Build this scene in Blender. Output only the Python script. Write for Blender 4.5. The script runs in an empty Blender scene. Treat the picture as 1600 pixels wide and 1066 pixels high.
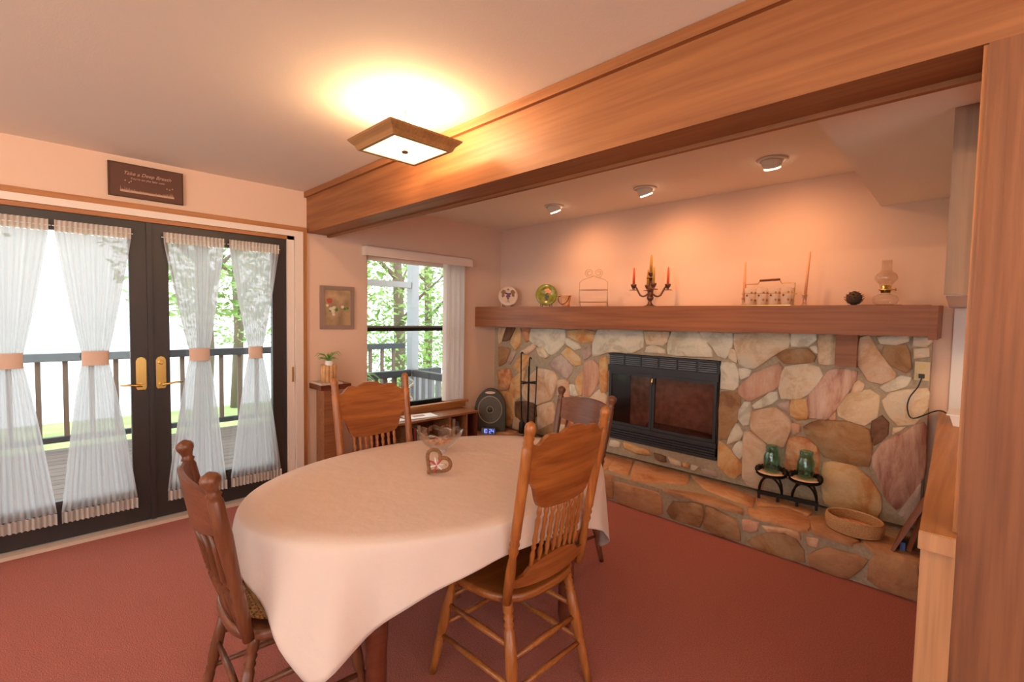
import bpy, bmesh, math, random
from mathutils import Vector, Matrix
random.seed(7)
S = bpy.context.scene
COL = S.collection
PI = math.pi

# ------------------------------------------------------------------ camera
FPX = 744.73
CAM = Vector((3.98288, -3.79077, 1.45292))
FW = Vector((-0.7053754, 0.70708454, -0.04976949))
RT = Vector((0.7072275, 0.70676429, 0.01770599))
UP = Vector((-0.04769494, 0.02270898, 0.99860377))
cd = bpy.data.cameras.new('camera')
cam = bpy.data.objects.new('camera', cd)
COL.objects.link(cam)
cd.sensor_width = 36.0
cd.lens = FPX / 1600 * 36.0
cd.clip_start = 0.05
M3 = Matrix((RT, UP, -FW)).transposed()
cam.matrix_world = Matrix.Translation(CAM) @ M3.to_4x4()
S.camera = cam
S.view_settings.view_transform = 'Standard'
S.view_settings.look = 'None'
S.view_settings.gamma = 1.0
S.view_settings.use_curve_mapping = False
S.view_settings.exposure = 0.22

# ------------------------------------------------------------------ sky
W = bpy.data.worlds.new('sky')
S.world = W
W.use_nodes = True
bg = W.node_tree.nodes['Background']
bg.inputs[0].default_value = (0.93, 0.97, 1.0, 1)
bg.inputs[1].default_value = 3.2


def U(px, py, ax, v):
    """point of the place seen at a photograph pixel, on the plane axis=v"""
    d = FW + RT * ((px - 800) / FPX) + UP * ((533 - py) / FPX)
    t = (v - CAM[ax]) / d[ax]
    return CAM + d * t

# ------------------------------------------------------------------ materials
MATS = {}


def nodes(name):
    m = bpy.data.materials.new(name)
    m.use_nodes = True
    nt = m.node_tree
    b = nt.nodes['Principled BSDF']
    MATS[name] = m
    return m, nt, b


def plain(name, col, rough=0.5, metal=0.0, bump=0.0, bscale=40.0, var=0.0, emit=None, estr=0.0, spec=0.5):
    m, nt, b = nodes(name)
    b.inputs['Base Color'].default_value = (*col, 1)
    b.inputs['Roughness'].default_value = rough
    b.inputs['Metallic'].default_value = metal
    b.inputs['Specular IOR Level'].default_value = spec
    if emit:
        b.inputs['Emission Color'].default_value = (*emit, 1)
        b.inputs['Emission Strength'].default_value = estr
    if bump or var:
        tc = nt.nodes.new('ShaderNodeTexCoord')
        n = nt.nodes.new('ShaderNodeTexNoise')
        n.inputs['Scale'].default_value = bscale
        n.inputs['Detail'].default_value = 5
        nt.links.new(tc.outputs['Object'], n.inputs['Vector'])
        if bump:
            bp = nt.nodes.new('ShaderNodeBump')
            bp.inputs['Strength'].default_value = bump
            bp.inputs['Distance'].default_value = 0.01
            nt.links.new(n.outputs['Fac'], bp.inputs['Height'])
            nt.links.new(bp.outputs['Normal'], b.inputs['Normal'])
        if var:
            r = nt.nodes.new('ShaderNodeValToRGB')
            r.color_ramp.elements[0].position = 0.3
            r.color_ramp.elements[1].position = 0.7
            r.color_ramp.elements[0].color = (*[c * (1 - var) for c in col], 1)
            r.color_ramp.elements[1].color = (*[min(1, c * (1 + var)) for c in col], 1)
            nt.links.new(n.outputs['Fac'], r.inputs['Fac'])
            nt.links.new(r.outputs['Color'], b.inputs['Base Color'])
    return m


def wood(name, c1, c2, axis=0, freq=14.0, rough=0.45, dark=None, bump=0.15, knots=True):
    m, nt, b = nodes(name)
    tc = nt.nodes.new('ShaderNodeTexCoord')
    mp = nt.nodes.new('ShaderNodeMapping')
    sc = [freq, freq, freq]
    sc[axis] = freq * 0.07
    mp.inputs['Scale'].default_value = sc
    nt.links.new(tc.outputs['Object'], mp.inputs['Vector'])
    n = nt.nodes.new('ShaderNodeTexNoise')
    n.inputs['Scale'].default_value = 1.0
    n.inputs['Detail'].default_value = 6
    n.inputs['Distortion'].default_value = 1.2
    nt.links.new(mp.outputs['Vector'], n.inputs['Vector'])
    mp2 = nt.nodes.new('ShaderNodeMapping')
    sc2 = [freq * 7] * 3
    sc2[axis] = freq * 0.25
    mp2.inputs['Scale'].default_value = sc2
    nt.links.new(tc.outputs['Object'], mp2.inputs['Vector'])
    n2 = nt.nodes.new('ShaderNodeTexNoise')
    n2.inputs['Scale'].default_value = 1.0
    n2.inputs['Detail'].default_value = 3
    nt.links.new(mp2.outputs['Vector'], n2.inputs['Vector'])
    r = nt.nodes.new('ShaderNodeValToRGB')
    e = r.color_ramp.elements
    e[0].position = 0.32
    e[1].position = 0.68
    e[0].color = (*c2, 1)
    e[1].color = (*c1, 1)
    nt.links.new(n.outputs['Fac'], r.inputs['Fac'])
    mx = nt.nodes.new('ShaderNodeMixRGB')
    mx.blend_type = 'MULTIPLY'
    mx.inputs['Fac'].default_value = 0.55
    r2 = nt.nodes.new('ShaderNodeValToRGB')
    r2.color_ramp.elements[0].position = 0.35
    r2.color_ramp.elements[1].position = 0.6
    r2.color_ramp.elements[0].color = (0.62, 0.55, 0.5, 1)
    r2.color_ramp.elements[1].color = (1, 1, 1, 1)
    nt.links.new(n2.outputs['Fac'], r2.inputs['Fac'])
    nt.links.new(r.outputs['Color'], mx.inputs['Color1'])
    nt.links.new(r2.outputs['Color'], mx.inputs['Color2'])
    nt.links.new(mx.outputs['Color'], b.inputs['Base Color'])
    b.inputs['Roughness'].default_value = rough
    if bump:
        bp = nt.nodes.new('ShaderNodeBump')
        bp.inputs['Strength'].default_value = bump
        bp.inputs['Distance'].default_value = 0.004
        nt.links.new(n2.outputs['Fac'], bp.inputs['Height'])
        nt.links.new(bp.outputs['Normal'], b.inputs['Normal'])
    return m


def stone(name, ca, cb, cc, scale=5.0, band=False):
    m, nt, b = nodes(name)
    tc = nt.nodes.new('ShaderNodeTexCoord')
    mp = nt.nodes.new('ShaderNodeMapping')
    if band:
        mp.inputs['Rotation'].default_value = (0, 0.7, 0)
        mp.inputs['Scale'].default_value = (3.0, 1, 0.45)
    nt.links.new(tc.outputs['Object'], mp.inputs['Vector'])
    n = nt.nodes.new('ShaderNodeTexNoise')
    n.inputs['Scale'].default_value = scale
    n.inputs['Detail'].default_value = 8
    n.inputs['Roughness'].default_value = 0.65
    n.inputs['Distortion'].default_value = 0.6
    nt.links.new(mp.outputs['Vector'], n.inputs['Vector'])
    r = nt.nodes.new('ShaderNodeValToRGB')
    e = r.color_ramp.elements
    e[0].position = 0.37
    e[0].color = (*ca, 1)
    e[1].position = 0.63
    e[1].color = (*cc, 1)
    k = e.new(0.5)
    k.color = (*cb, 1)
    nt.links.new(n.outputs['Fac'], r.inputs['Fac'])
    nt.links.new(r.outputs['Color'], b.inputs['Base Color'])
    b.inputs['Roughness'].default_value = 0.75
    n2 = nt.nodes.new('ShaderNodeTexNoise')
    n2.inputs['Scale'].default_value = 22
    n2.inputs['Detail'].default_value = 8
    nt.links.new(tc.outputs['Object'], n2.inputs['Vector'])
    bp = nt.nodes.new('ShaderNodeBump')
    bp.inputs['Strength'].default_value = 0.9
    bp.inputs['Distance'].default_value = 0.014
    nt.links.new(n2.outputs['Fac'], bp.inputs['Height'])
    nt.links.new(bp.outputs['Normal'], b.inputs['Normal'])
    return m


def clear_glass(name, tint=(1, 1, 1), gl=0.12, rough=0.02):
    m = bpy.data.materials.new(name)
    m.use_nodes = True
    nt = m.node_tree
    nt.nodes.clear()
    out = nt.nodes.new('ShaderNodeOutputMaterial')
    mix = nt.nodes.new('ShaderNodeMixShader')
    tr = nt.nodes.new('ShaderNodeBsdfTransparent')
    tr.inputs[0].default_value = (*tint, 1)
    g = nt.nodes.new('ShaderNodeBsdfGlossy')
    g.inputs['Roughness'].default_value = rough
    fr = nt.nodes.new('ShaderNodeLayerWeight')
    fr.inputs['Blend'].default_value = 0.5
    pw = nt.nodes.new('ShaderNodeMath')
    pw.operation = 'POWER'
    pw.inputs[1].default_value = 2.5
    ml = nt.nodes.new('ShaderNodeMath')
    ml.operation = 'MULTIPLY_ADD'
    ml.inputs[1].default_value = min(1.0, gl * 1.6)
    ml.inputs[2].default_value = 0.03 + gl * 0.12
    nt.links.new(fr.outputs['Facing'], pw.inputs[0])
    nt.links.new(pw.outputs[0], ml.inputs[0])
    nt.links.new(ml.outputs[0], mix.inputs[0])
    nt.links.new(tr.outputs[0], mix.inputs[1])
    nt.links.new(g.outputs[0], mix.inputs[2])
    nt.links.new(mix.outputs[0], out.inputs[0])
    MATS[name] = m
    return m


def sheer(name, col, opacity, transl=0.6):
    m = bpy.data.materials.new(name)
    m.use_nodes = True
    nt = m.node_tree
    nt.nodes.clear()
    out = nt.nodes.new('ShaderNodeOutputMaterial')
    mix = nt.nodes.new('ShaderNodeMixShader')
    mix.inputs[0].default_value = opacity
    tr = nt.nodes.new('ShaderNodeBsdfTransparent')
    m2 = nt.nodes.new('ShaderNodeMixShader')
    m2.inputs[0].default_value = transl
    df = nt.nodes.new('ShaderNodeBsdfDiffuse')
    df.inputs[0].default_value = (*col, 1)
    tl = nt.nodes.new('ShaderNodeBsdfTranslucent')
    tl.inputs[0].default_value = (*col, 1)
    nt.links.new(df.outputs[0], m2.inputs[1])
    nt.links.new(tl.outputs[0], m2.inputs[2])
    nt.links.new(tr.outputs[0], mix.inputs[1])
    nt.links.new(m2.outputs[0], mix.inputs[2])
    nt.links.new(mix.outputs[0], out.inputs[0])
    MATS[name] = m
    return m


WALLC = (0.76, 0.535, 0.41)
plain('wall_paint', WALLC, 0.85, bump=0.06, bscale=120)
plain('ceiling_paint', (0.86, 0.78, 0.66), 0.9, bump=0.08, bscale=160)
plain('carpet', (0.42, 0.145, 0.115), 0.95, bump=0.6, bscale=190, var=0.28, spec=0.1)
wood('cedar_beam', (0.36, 0.14, 0.048), (0.26, 0.09, 0.028), 0, 7, 0.55)
wood('cedar_post', (0.28, 0.105, 0.042), (0.18, 0.064, 0.025), 2, 9, 0.6, bump=0.6)
wood('mantel_wood', (0.37, 0.125, 0.042), (0.25, 0.078, 0.026), 0, 8, 0.5)
wood('trim_wood', (0.50, 0.21, 0.07), (0.42, 0.16, 0.05), 1, 9, 0.45)
wood('trim_wood_v', (0.50, 0.21, 0.07), (0.42, 0.16, 0.05), 2, 9, 0.45)
wood('pine_board', (0.56, 0.30, 0.15), (0.44, 0.21, 0.09), 2, 8, 0.5)
wood('counter_wood', (0.62, 0.30, 0.10), (0.52, 0.23, 0.07), 1, 7, 0.4)
wood('grey_board', (0.40, 0.25, 0.17), (0.29, 0.175, 0.115), 2, 7, 0.6)
wood('oak', (0.42, 0.14, 0.034), (0.22, 0.058, 0.014), 0, 13, 0.28)
wood('oak_v', (0.44, 0.155, 0.038), (0.32, 0.098, 0.022), 2, 16, 0.28)
wood('dark_oak', (0.20, 0.072, 0.032), (0.13, 0.042, 0.018), 2, 16, 0.3)
wood('dark_oak_h', (0.22, 0.085, 0.045), (0.15, 0.05, 0.025), 0, 16, 0.3)
wood('cherry', (0.18, 0.045, 0.020), (0.11, 0.026, 0.012), 1, 10, 0.35)
wood('bookcase_wood', (0.36, 0.15, 0.065), (0.26, 0.10, 0.04), 1, 10, 0.4)
wood('lamp_wood', (0.42, 0.22, 0.08), (0.33, 0.16, 0.055), 0, 14, 0.4)
wood('deck_wood', (0.16, 0.12, 0.10), (0.10, 0.08, 0.07), 1, 8, 0.7)
plain('rail_paint', (0.035, 0.040, 0.045), 0.6)
plain('baluster_wood', (0.16, 0.11, 0.08), 0.7)
plain('door_dark', (0.028, 0.022, 0.022), 0.42, bump=0.05, bscale=90)
plain('white_frame', (0.80, 0.68, 0.60), 0.45)
plain('white_paint', (0.82, 0.78, 0.74), 0.5)
plain('black_metal', (0.012, 0.012, 0.013), 0.45, 0.4)
plain('firebox_black', (0.040, 0.043, 0.050), 0.5, 0.3)
plain('louver_grey', (0.17, 0.18, 0.20), 0.45, 0.4)
plain('soot', (0.02, 0.015, 0.013), 0.9)
plain('firebrick', (0.46, 0.27, 0.22), 0.9, bump=0.3, bscale=20, var=0.3)
plain('log_bark', (0.10, 0.055, 0.035), 0.9, bump=0.8, bscale=30, var=0.4)
plain('iron', (0.02, 0.017, 0.015), 0.5, 0.6)
plain('brass', (0.75, 0.50, 0.16), 0.25, 1.0)
plain('bronze', (0.16, 0.075, 0.05), 0.4, 0.7)
plain('mortar', (0.42, 0.33, 0.23), 0.95, bump=0.5, bscale=60, var=0.12)
stone('stone_cream', (0.62, 0.42, 0.24), (0.80, 0.62, 0.42), (0.72, 0.64, 0.50))
stone('stone_pale', (0.58, 0.50, 0.36), (0.76, 0.69, 0.54), (0.82, 0.72, 0.55), 7)
stone('stone_orange', (0.62, 0.26, 0.08), (0.72, 0.42, 0.18), (0.76, 0.54, 0.30))
stone('stone_peach', (0.64, 0.36, 0.19), (0.76, 0.50, 0.31), (0.80, 0.60, 0.42), 6)
stone('stone_brown', (0.26, 0.12, 0.05), (0.40, 0.21, 0.09), (0.44, 0.28, 0.15))
stone('stone_dark', (0.10, 0.045, 0.025), (0.20, 0.10, 0.055), (0.28, 0.15, 0.08))
stone('stone_pink', (0.36, 0.12, 0.09), (0.62, 0.36, 0.26), (0.76, 0.54, 0.42), 3.0, True)
stone('stone_rose', (0.55, 0.27, 0.17), (0.68, 0.38, 0.25), (0.74, 0.48, 0.34), 3.0, True)
stone('stone_lilac', (0.40, 0.27, 0.22), (0.52, 0.37, 0.30), (0.60, 0.46, 0.38))
stone('stone_rust', (0.50, 0.15, 0.06), (0.62, 0.28, 0.12), (0.74, 0.44, 0.24), 9)
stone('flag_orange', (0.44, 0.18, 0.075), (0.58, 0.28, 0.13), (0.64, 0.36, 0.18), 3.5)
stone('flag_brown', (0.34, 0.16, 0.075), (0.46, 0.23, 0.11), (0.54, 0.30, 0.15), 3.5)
clear_glass('pane', (0.97, 0.99, 0.98), 0.08)
clear_glass('fire_glass', (0.80, 0.70, 0.66), 0.12, 0.10)
clear_glass('crystal', (0.97, 0.95, 0.93), 0.45, 0.03)
clear_glass('lamp_glass', (0.98, 0.96, 0.94), 0.3, 0.03)
sheer('frost_glass', (0.80, 0.68, 0.60), 0.5, 0.3)
clear_glass('teal_glass', (0.66, 0.93, 0.89), 0.5, 0.05)
sheer('sheer_curtain', (0.60, 0.61, 0.63), 0.90, 0.5)
sheer('curtain_hem', (0.74, 0.68, 0.63), 0.96, 0.3)
sheer('blind_vinyl', (0.86, 0.78, 0.74), 1.0, 0.3)
plain('tie_band', (0.68, 0.50, 0.40), 0.8)
plain('cloth', (0.74, 0.60, 0.53), 0.85, bump=0.45, bscale=14, spec=0.2)
plain('plaque', (0.115, 0.045, 0.028), 0.7)
plain('plaque_edge', (0.08, 0.035, 0.012), 0.7)
plain('plaque_print', (0.55, 0.35, 0.24), 0.8)
plain('picture_frame', (0.30, 0.20, 0.16), 0.55)
plain('mat_paint', (0.42, 0.28, 0.16), 0.8, var=0.35, bscale=9)
plain('flower_red', (0.50, 0.09, 0.06), 0.7)
plain('flower_white', (0.72, 0.64, 0.48), 0.7)
plain('leaf', (0.10, 0.25, 0.04), 0.6, var=0.3, bscale=8)
plain('air_plant', (0.18, 0.36, 0.07), 0.6)
plain('tree_leaf', (0.26, 0.42, 0.12), 0.7, var=0.4, bscale=2)
plain('bark', (0.17, 0.13, 0.10), 0.9, bump=0.5, bscale=10)
plain('grass', (0.30, 0.42, 0.14), 0.95, var=0.3, bscale=1.5)
plain('lake_water', (0.75, 0.82, 0.85), 0.15)
plain('paper', (0.82, 0.76, 0.70), 0.7)
plain('paper_print', (0.42, 0.20, 0.12), 0.7)
plain('fan_body', (0.055, 0.047, 0.040), 0.45)
plain('fan_ring', (0.34, 0.28, 0.19), 0.4)
plain('fan_grille', (0.12, 0.105, 0.085), 0.5)
plain('clock_body', (0.02, 0.02, 0.03), 0.3)
plain('clock_digit', (0.2, 0.3, 1.0), 0.5, emit=(0.15, 0.22, 1.0), estr=1.6)
plain('candle_red', (0.72, 0.10, 0.03), 0.5)
plain('candle_gold', (0.50, 0.26, 0.03), 0.5)
plain('candle_peach', (0.85, 0.38, 0.18), 0.5)
plain('plate_cream', (0.74, 0.56, 0.44), 0.25)
plain('grape_purple', (0.16, 0.07, 0.13), 0.5)
plain('vine_brown', (0.28, 0.15, 0.06), 0.6)
plain('plate_green', (0.20, 0.22, 0.035), 0.2, var=0.5, bscale=22)
plain('fruit_orange', (0.70, 0.30, 0.12), 0.4)
plain('copper_pail', (0.80, 0.42, 0.20), 0.4)
plain('wire_cream', (0.60, 0.42, 0.26), 0.4, 0.3)
plain('pinecone', (0.09, 0.05, 0.035), 0.8, bump=0.8, bscale=60)
plain('wicker', (0.60, 0.34, 0.15), 0.7, bump=0.6, bscale=150, var=0.2)
plain('basket_liner', (0.72, 0.34, 0.22), 0.85, var=0.35, bscale=70)
plain('vine_wicker', (0.26, 0.12, 0.055), 0.8, bump=0.8, bscale=120, var=0.3)
plain('ribbon_red', (0.50, 0.05, 0.06), 0.5)
plain('ribbon_white', (0.75, 0.70, 0.70), 0.5)
plain('potpourri', (0.62, 0.30, 0.14), 0.8, var=0.4, bscale=30)
plain('doily', (0.80, 0.55, 0.36), 0.85)
plain('outlet', (0.72, 0.58, 0.33), 0.5)
plain('cord_black', (0.02, 0.02, 0.018), 0.5)
plain('dish_white', (0.85, 0.80, 0.76), 0.2)
plain('yellow_plate', (0.72, 0.58, 0.20), 0.5)
plain('cane', (0.58, 0.30, 0.10), 0.6, var=0.25, bscale=40)
plain('frame_red', (0.26, 0.085, 0.035), 0.4)
plain('frame_blue', (0.05, 0.12, 0.35), 0.5)
plain('bamboo', (0.66, 0.36, 0.16), 0.5, var=0.2, bscale=20)
plain('slate_top', (0.60, 0.46, 0.36), 0.6)
plain('fixture_white', (0.72, 0.66, 0.56), 0.5)
plain('bulb_glow', (1, 0.9, 0.75), 0.5, emit=(1.0, 0.80, 0.55), estr=9.0)
plain('diffuser', (1, 0.9, 0.7), 0.5, emit=(1.0, 0.72, 0.36), estr=2.2)
plain('book_a', (0.10, 0.10, 0.12), 0.6)
plain('book_b', (0.45, 0.36, 0.28), 0.6)
plain('book_c', (0.30, 0.08, 0.06), 0.6)
plain('screen_metal', (0.30, 0.32, 0.34), 0.4, 0.5)
plain('pot_dark', (0.07, 0.08, 0.10), 0.5)

# ------------------------------------------------------------------ mesh helpers


class MB:
    def __init__(s):
        s.v = []
        s.f = []

    def add(s, vs, fs):
        o = len(s.v)
        s.v += [tuple(v) for v in vs]
        s.f += [tuple(i + o for i in f) for f in fs]
        return s

    def hexa(s, p):   # 8 points: bottom 4 ccw, top 4 ccw
        return s.add(p, [(3, 2, 1, 0), (4, 5, 6, 7), (0, 1, 5, 4), (1, 2, 6, 5), (2, 3, 7, 6), (3, 0, 4, 7)])

    def box(s, a, b):
        x0, y0, z0 = [min(i, j) for i, j in zip(a, b)]
        x1, y1, z1 = [max(i, j) for i, j in zip(a, b)]
        return s.hexa([(x0, y0, z0), (x1, y0, z0), (x1, y1, z0), (x0, y1, z0), (x0, y0, z1), (x1, y0, z1), (x1, y1, z1), (x0, y1, z1)])

    def tube(s, pts, rad, n=8, closed=False):
        pts = [Vector(p) for p in pts]
        k = len(pts)
        if not hasattr(rad, '__len__'):
            rad = [rad] * k
        base = len(s.v)
        prev = None
        for i, p in enumerate(pts):
            if closed:
                t = pts[(i + 1) % k] - pts[i - 1]
            else:
                t = pts[min(i + 1, k - 1)] - pts[max(i - 1, 0)]
            t.normalize()
            if prev is None:
                a = Vector((0, 0, 1)) if abs(t.z) < 0.9 else Vector((1, 0, 0))
                u = t.cross(a).normalized()
            else:
                u = (prev - t * prev.dot(t)).normalized()
            prev = u
            w = t.cross(u)
            for j in range(n):
                an = 2 * PI * j / n
                s.v.append(tuple(p + (u * math.cos(an) + w * math.sin(an)) * rad[i]))
        for i in range(k if closed else k - 1):
            for j in range(n):
                a = base + i * n + j
                b = base + i * n + (j + 1) % n
                i2 = (i + 1) % k
                s.f.append((a, b, base + i2 * n + (j + 1) % n, base + i2 * n + j))
        if not closed:
            s.f.append(tuple(base + j for j in range(n - 1, -1, -1)))
            s.f.append(tuple(base + (k - 1) * n + j for j in range(n)))
        return s

    def lathe(s, prof, c=(0, 0, 0), n=20, cap=True, sx=1.0, sy=1.0):
        base = len(s.v)
        k = len(prof)
        for r, z in prof:
            for j in range(n):
                a = 2 * PI * j / n
                s.v.append((c[0] + r * sx * math.cos(a), c[1] + r * sy * math.sin(a), c[2] + z))
        for i in range(k - 1):
            for j in range(n):
                s.f.append((base + i * n + j, base + i * n + (j + 1) % n, base + (i + 1) * n + (j + 1) % n, base + (i + 1) * n + j))
        if cap:
            s.f.append(tuple(base + j for j in range(n - 1, -1, -1)))
            s.f.append(tuple(base + (k - 1) * n + j for j in range(n)))
        return s

    def turned(s, a, b, prof, n=10):
        """profile [(t, radius)] turned about the line a-b"""
        a = Vector(a)
        b = Vector(b)
        return s.tube([a + (b - a) * t for t, r in prof], [r for t, r in prof], n)

    def prism(s, poly, fn, d0, d1):
        """poly 2d points; fn(u, v, d) -> 3d"""
        k = len(poly)
        vs = [fn(u, v, d0) for u, v in poly] + [fn(u, v, d1) for u, v in poly]
        fs = [tuple(range(k - 1, -1, -1)), tuple(range(k, 2 * k))]
        for i in range(k):
            j = (i + 1) % k
            fs.append((i, j, k + j, k + i))
        return s.add(vs, fs)

    def build(s, name, mat, parent=None, smooth=False, kind=None, label=None):
        me = bpy.data.meshes.new(name)
        me.from_pydata(s.v, [], s.f)
        bm = bmesh.new()
        bm.from_mesh(me)
        bmesh.ops.recalc_face_normals(bm, faces=bm.faces)
        bm.to_mesh(me)
        bm.free()
        me.materials.append(MATS[mat])
        if smooth:
            for p in me.polygons:
                p.use_smooth = len(p.vertices) <= 4
        o = bpy.data.objects.new(name, me)
        COL.objects.link(o)
        if parent:
            o.parent = parent
        if kind:
            o['kind'] = kind
        if label:
            o['label'] = label
        return o


def tag(o, label, cat, group=None):
    o['label'] = label
    o['category'] = cat
    if group:
        o['group'] = group
    return o


def empty(name, loc=(0, 0, 0), rz=0, label=None, cat=None, group=None):
    o = bpy.data.objects.new(name, None)
    COL.objects.link(o)
    o.location = loc
    o.rotation_euler = (0, 0, rz)
    if label:
        tag(o, label, cat, group)
    return o


def copy_tree(o, parent=None):
    c = o.copy()
    COL.objects.link(c)
    c.parent = parent
    for ch in list(o.children):
        copy_tree(ch, c)
    return c


def B(a, b):
    return MB().box(a, b)


def st(o):
    o['kind'] = 'structure'
    return o


def text_mesh(name, body, size, mat, parent, mtx, shear=0.2):
    cu = bpy.data.curves.new(name, 'FONT')
    cu.body = body
    cu.size = size
    cu.align_x = 'CENTER'
    cu.align_y = 'CENTER'
    cu.extrude = 0.0006
    cu.shear = shear
    tmp = bpy.data.objects.new('tmp_text', cu)
    COL.objects.link(tmp)
    dg = bpy.context.evaluated_depsgraph_get()
    me = bpy.data.meshes.new_from_object(tmp.evaluated_get(dg))
    bpy.data.objects.remove(tmp)
    me.transform(mtx)
    me.materials.clear()
    me.materials.append(MATS[mat])
    o = bpy.data.objects.new(name, me)
    COL.objects.link(o)
    o.parent = parent
    return o

# ================================================================== SETTING
RX, RY = 6.6, -6.6
st(B((-0.14, RY, -0.12), (RX, 0.14, 0.0)).build('floor', 'carpet'))
st(B((-0.14, RY, 2.44), (RX, 0.14, 2.56)).build('ceiling', 'ceiling_paint'))
DY0, DY1, DZ = -4.12, -2.24, 2.07      # door opening
WY0, WY1, WZ0, WZ1 = -1.667, -0.555, 0.56, 1.99
w = MB()
w.box((-0.14, RY, 0), (0, DY0, 2.44)).box((-0.14, DY0, DZ), (0, DY1, 2.44)).box((-0.14, DY1, 0), (0, WY0, 2.44))
w.box((-0.14, WY0, 0), (0, WY1, WZ0)).box((-0.14, WY0, WZ1), (0, WY1, 2.44)).box((-0.14, WY1, 0), (0, 0, 2.44))
st(w.build('wall_left', 'wall_paint'))
st(B((-0.14, 0, 0), (RX, 0.14, 2.44)).build('wall_back', 'wall_paint'))
# the rest of the room behind the camera, with window openings added for fill daylight
w = MB()
w.box((RX, RY, 0), (RX + 0.14, -5.6, 2.44)).box((RX, -5.6, 0), (RX + 0.14, -2.6, 0.6)).box((RX, -5.6, 2.15), (RX + 0.14, -2.6, 2.44)).box((RX, -2.6, 0), (RX + 0.14, 0.14, 2.44))
st(w.build('wall_right', 'wall_paint'))
w = MB()
w.box((-0.14, RY - 0.14, 0), (0.8, RY, 2.44)).box((0.8, RY - 0.14, 2.15), (5.8, RY, 2.44)).box((0.8, RY - 0.14, 0), (5.8, RY, 0.5)).box((5.8, RY - 0.14, 0), (RX + 0.14, RY, 2.44))
st(w.build('wall_front', 'wall_paint'))
for i, (a, b) in enumerate((((RX + .05, -5.6, .6), (RX + .06, -2.6, 2.15)), ((0.8, RY - .06, .5), (5.8, RY - .05, 2.15)))):
    st(B(a, b).build('window_%d' % (i + 2), 'pane'))  # panes of the two unseen windows added to brighten the room

# ceiling beam
e = empty('ceiling_beam', (0, -2.11, 2.11))
e['kind'] = 'structure'
MB().hexa([(0, -2.2, 2.113), (6.6, -2.2, 2.113), (6.6, -2.025, 2.113), (0, -2.025, 2.113), (0, -2.2, 2.438), (6.6, -2.2, 2.438), (6.6, -2.025, 2.438), (0, -2.025, 2.438)]).build('beam_body', 'cedar_beam', e).location = -e.location
B((0, -2.222, 2.395), (6.6, -2.2, 2.438)).build('top_strip', 'cedar_beam', e).location = -e.location
B((0, -2.03, 2.098), (6.6, -2.008, 2.16)).build('bottom_strip', 'cedar_beam', e).location = -e.location
# soffit over the peninsula
st(MB().hexa([(3.51, -2.02, 2.195), (3.95, -2.02, 2.195), (3.95, 0, 2.195), (3.466, 0, 2.195), (3.51, -2.02, 2.438), (3.95, -2.02, 2.438), (3.95, 0, 2.438), (3.466, 0, 2.438)]).build('soffit', 'ceiling_paint'))
# post
o = st(B((3.953, -2.205, 0), (4.13, -2.03, 2.112)).build('support_post', 'cedar_post'))
st(B((3.944, -2.195, 0.941), (3.953, -2.05, 2.112)).build('trim_9', 'trim_wood_v'))

# ================================================================== FRENCH DOORS
# casing: wood outside, white screen-door track inside
tr = empty('trim_1', (0, -3.2, 0))
tr['kind'] = 'structure'
def part_w(mb, name, mat, parent, smooth=False, kind=None):
    """mesh given in world coordinates, parented to an unrotated empty"""
    o = mb.build(name, mat, parent, smooth, kind)
    o.location = -parent.location
    return o
part_w(B((0, DY1 - 0.0, 0), (0.022, DY1 + 0.034, 2.149)), 'side_casing', 'trim_wood_v', tr)
part_w(B((0, -4.3, 2.112), (0.022, DY1 + 0.0, 2.149)), 'head_casing', 'trim_wood', tr)
part_w(B((-0.06, -4.3, 2.040), (0.012, DY1 - 0.04, 2.068)), 'head_strip', 'trim_wood', tr)
part_w(B((-0.06, DY1 - 0.062, 0.03), (0.030, DY1, 2.112)), 'screen_jamb', 'white_frame', tr)
part_w(B((-0.06, DY1 - 0.118, 0.03), (0.012, DY1 - 0.066, 2.068)), 'screen_track', 'white_frame', tr)
part_w(B((-0.06, -4.3, 2.068), (0.030, DY1 - 0.062, 2.112)), 'screen_head', 'white_frame', tr)
part_w(B((0.012, DY1 - 0.088, 0.90), (0.026, DY1 - 0.078, 1.02)), 'screen_pull', 'brass', tr)
part_w(B((-0.05, -4.3, 0.0), (0.055, DY1 - 0.02, 0.022)), 'threshold', 'slate_top', tr)
SEAM = -3.241


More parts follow.
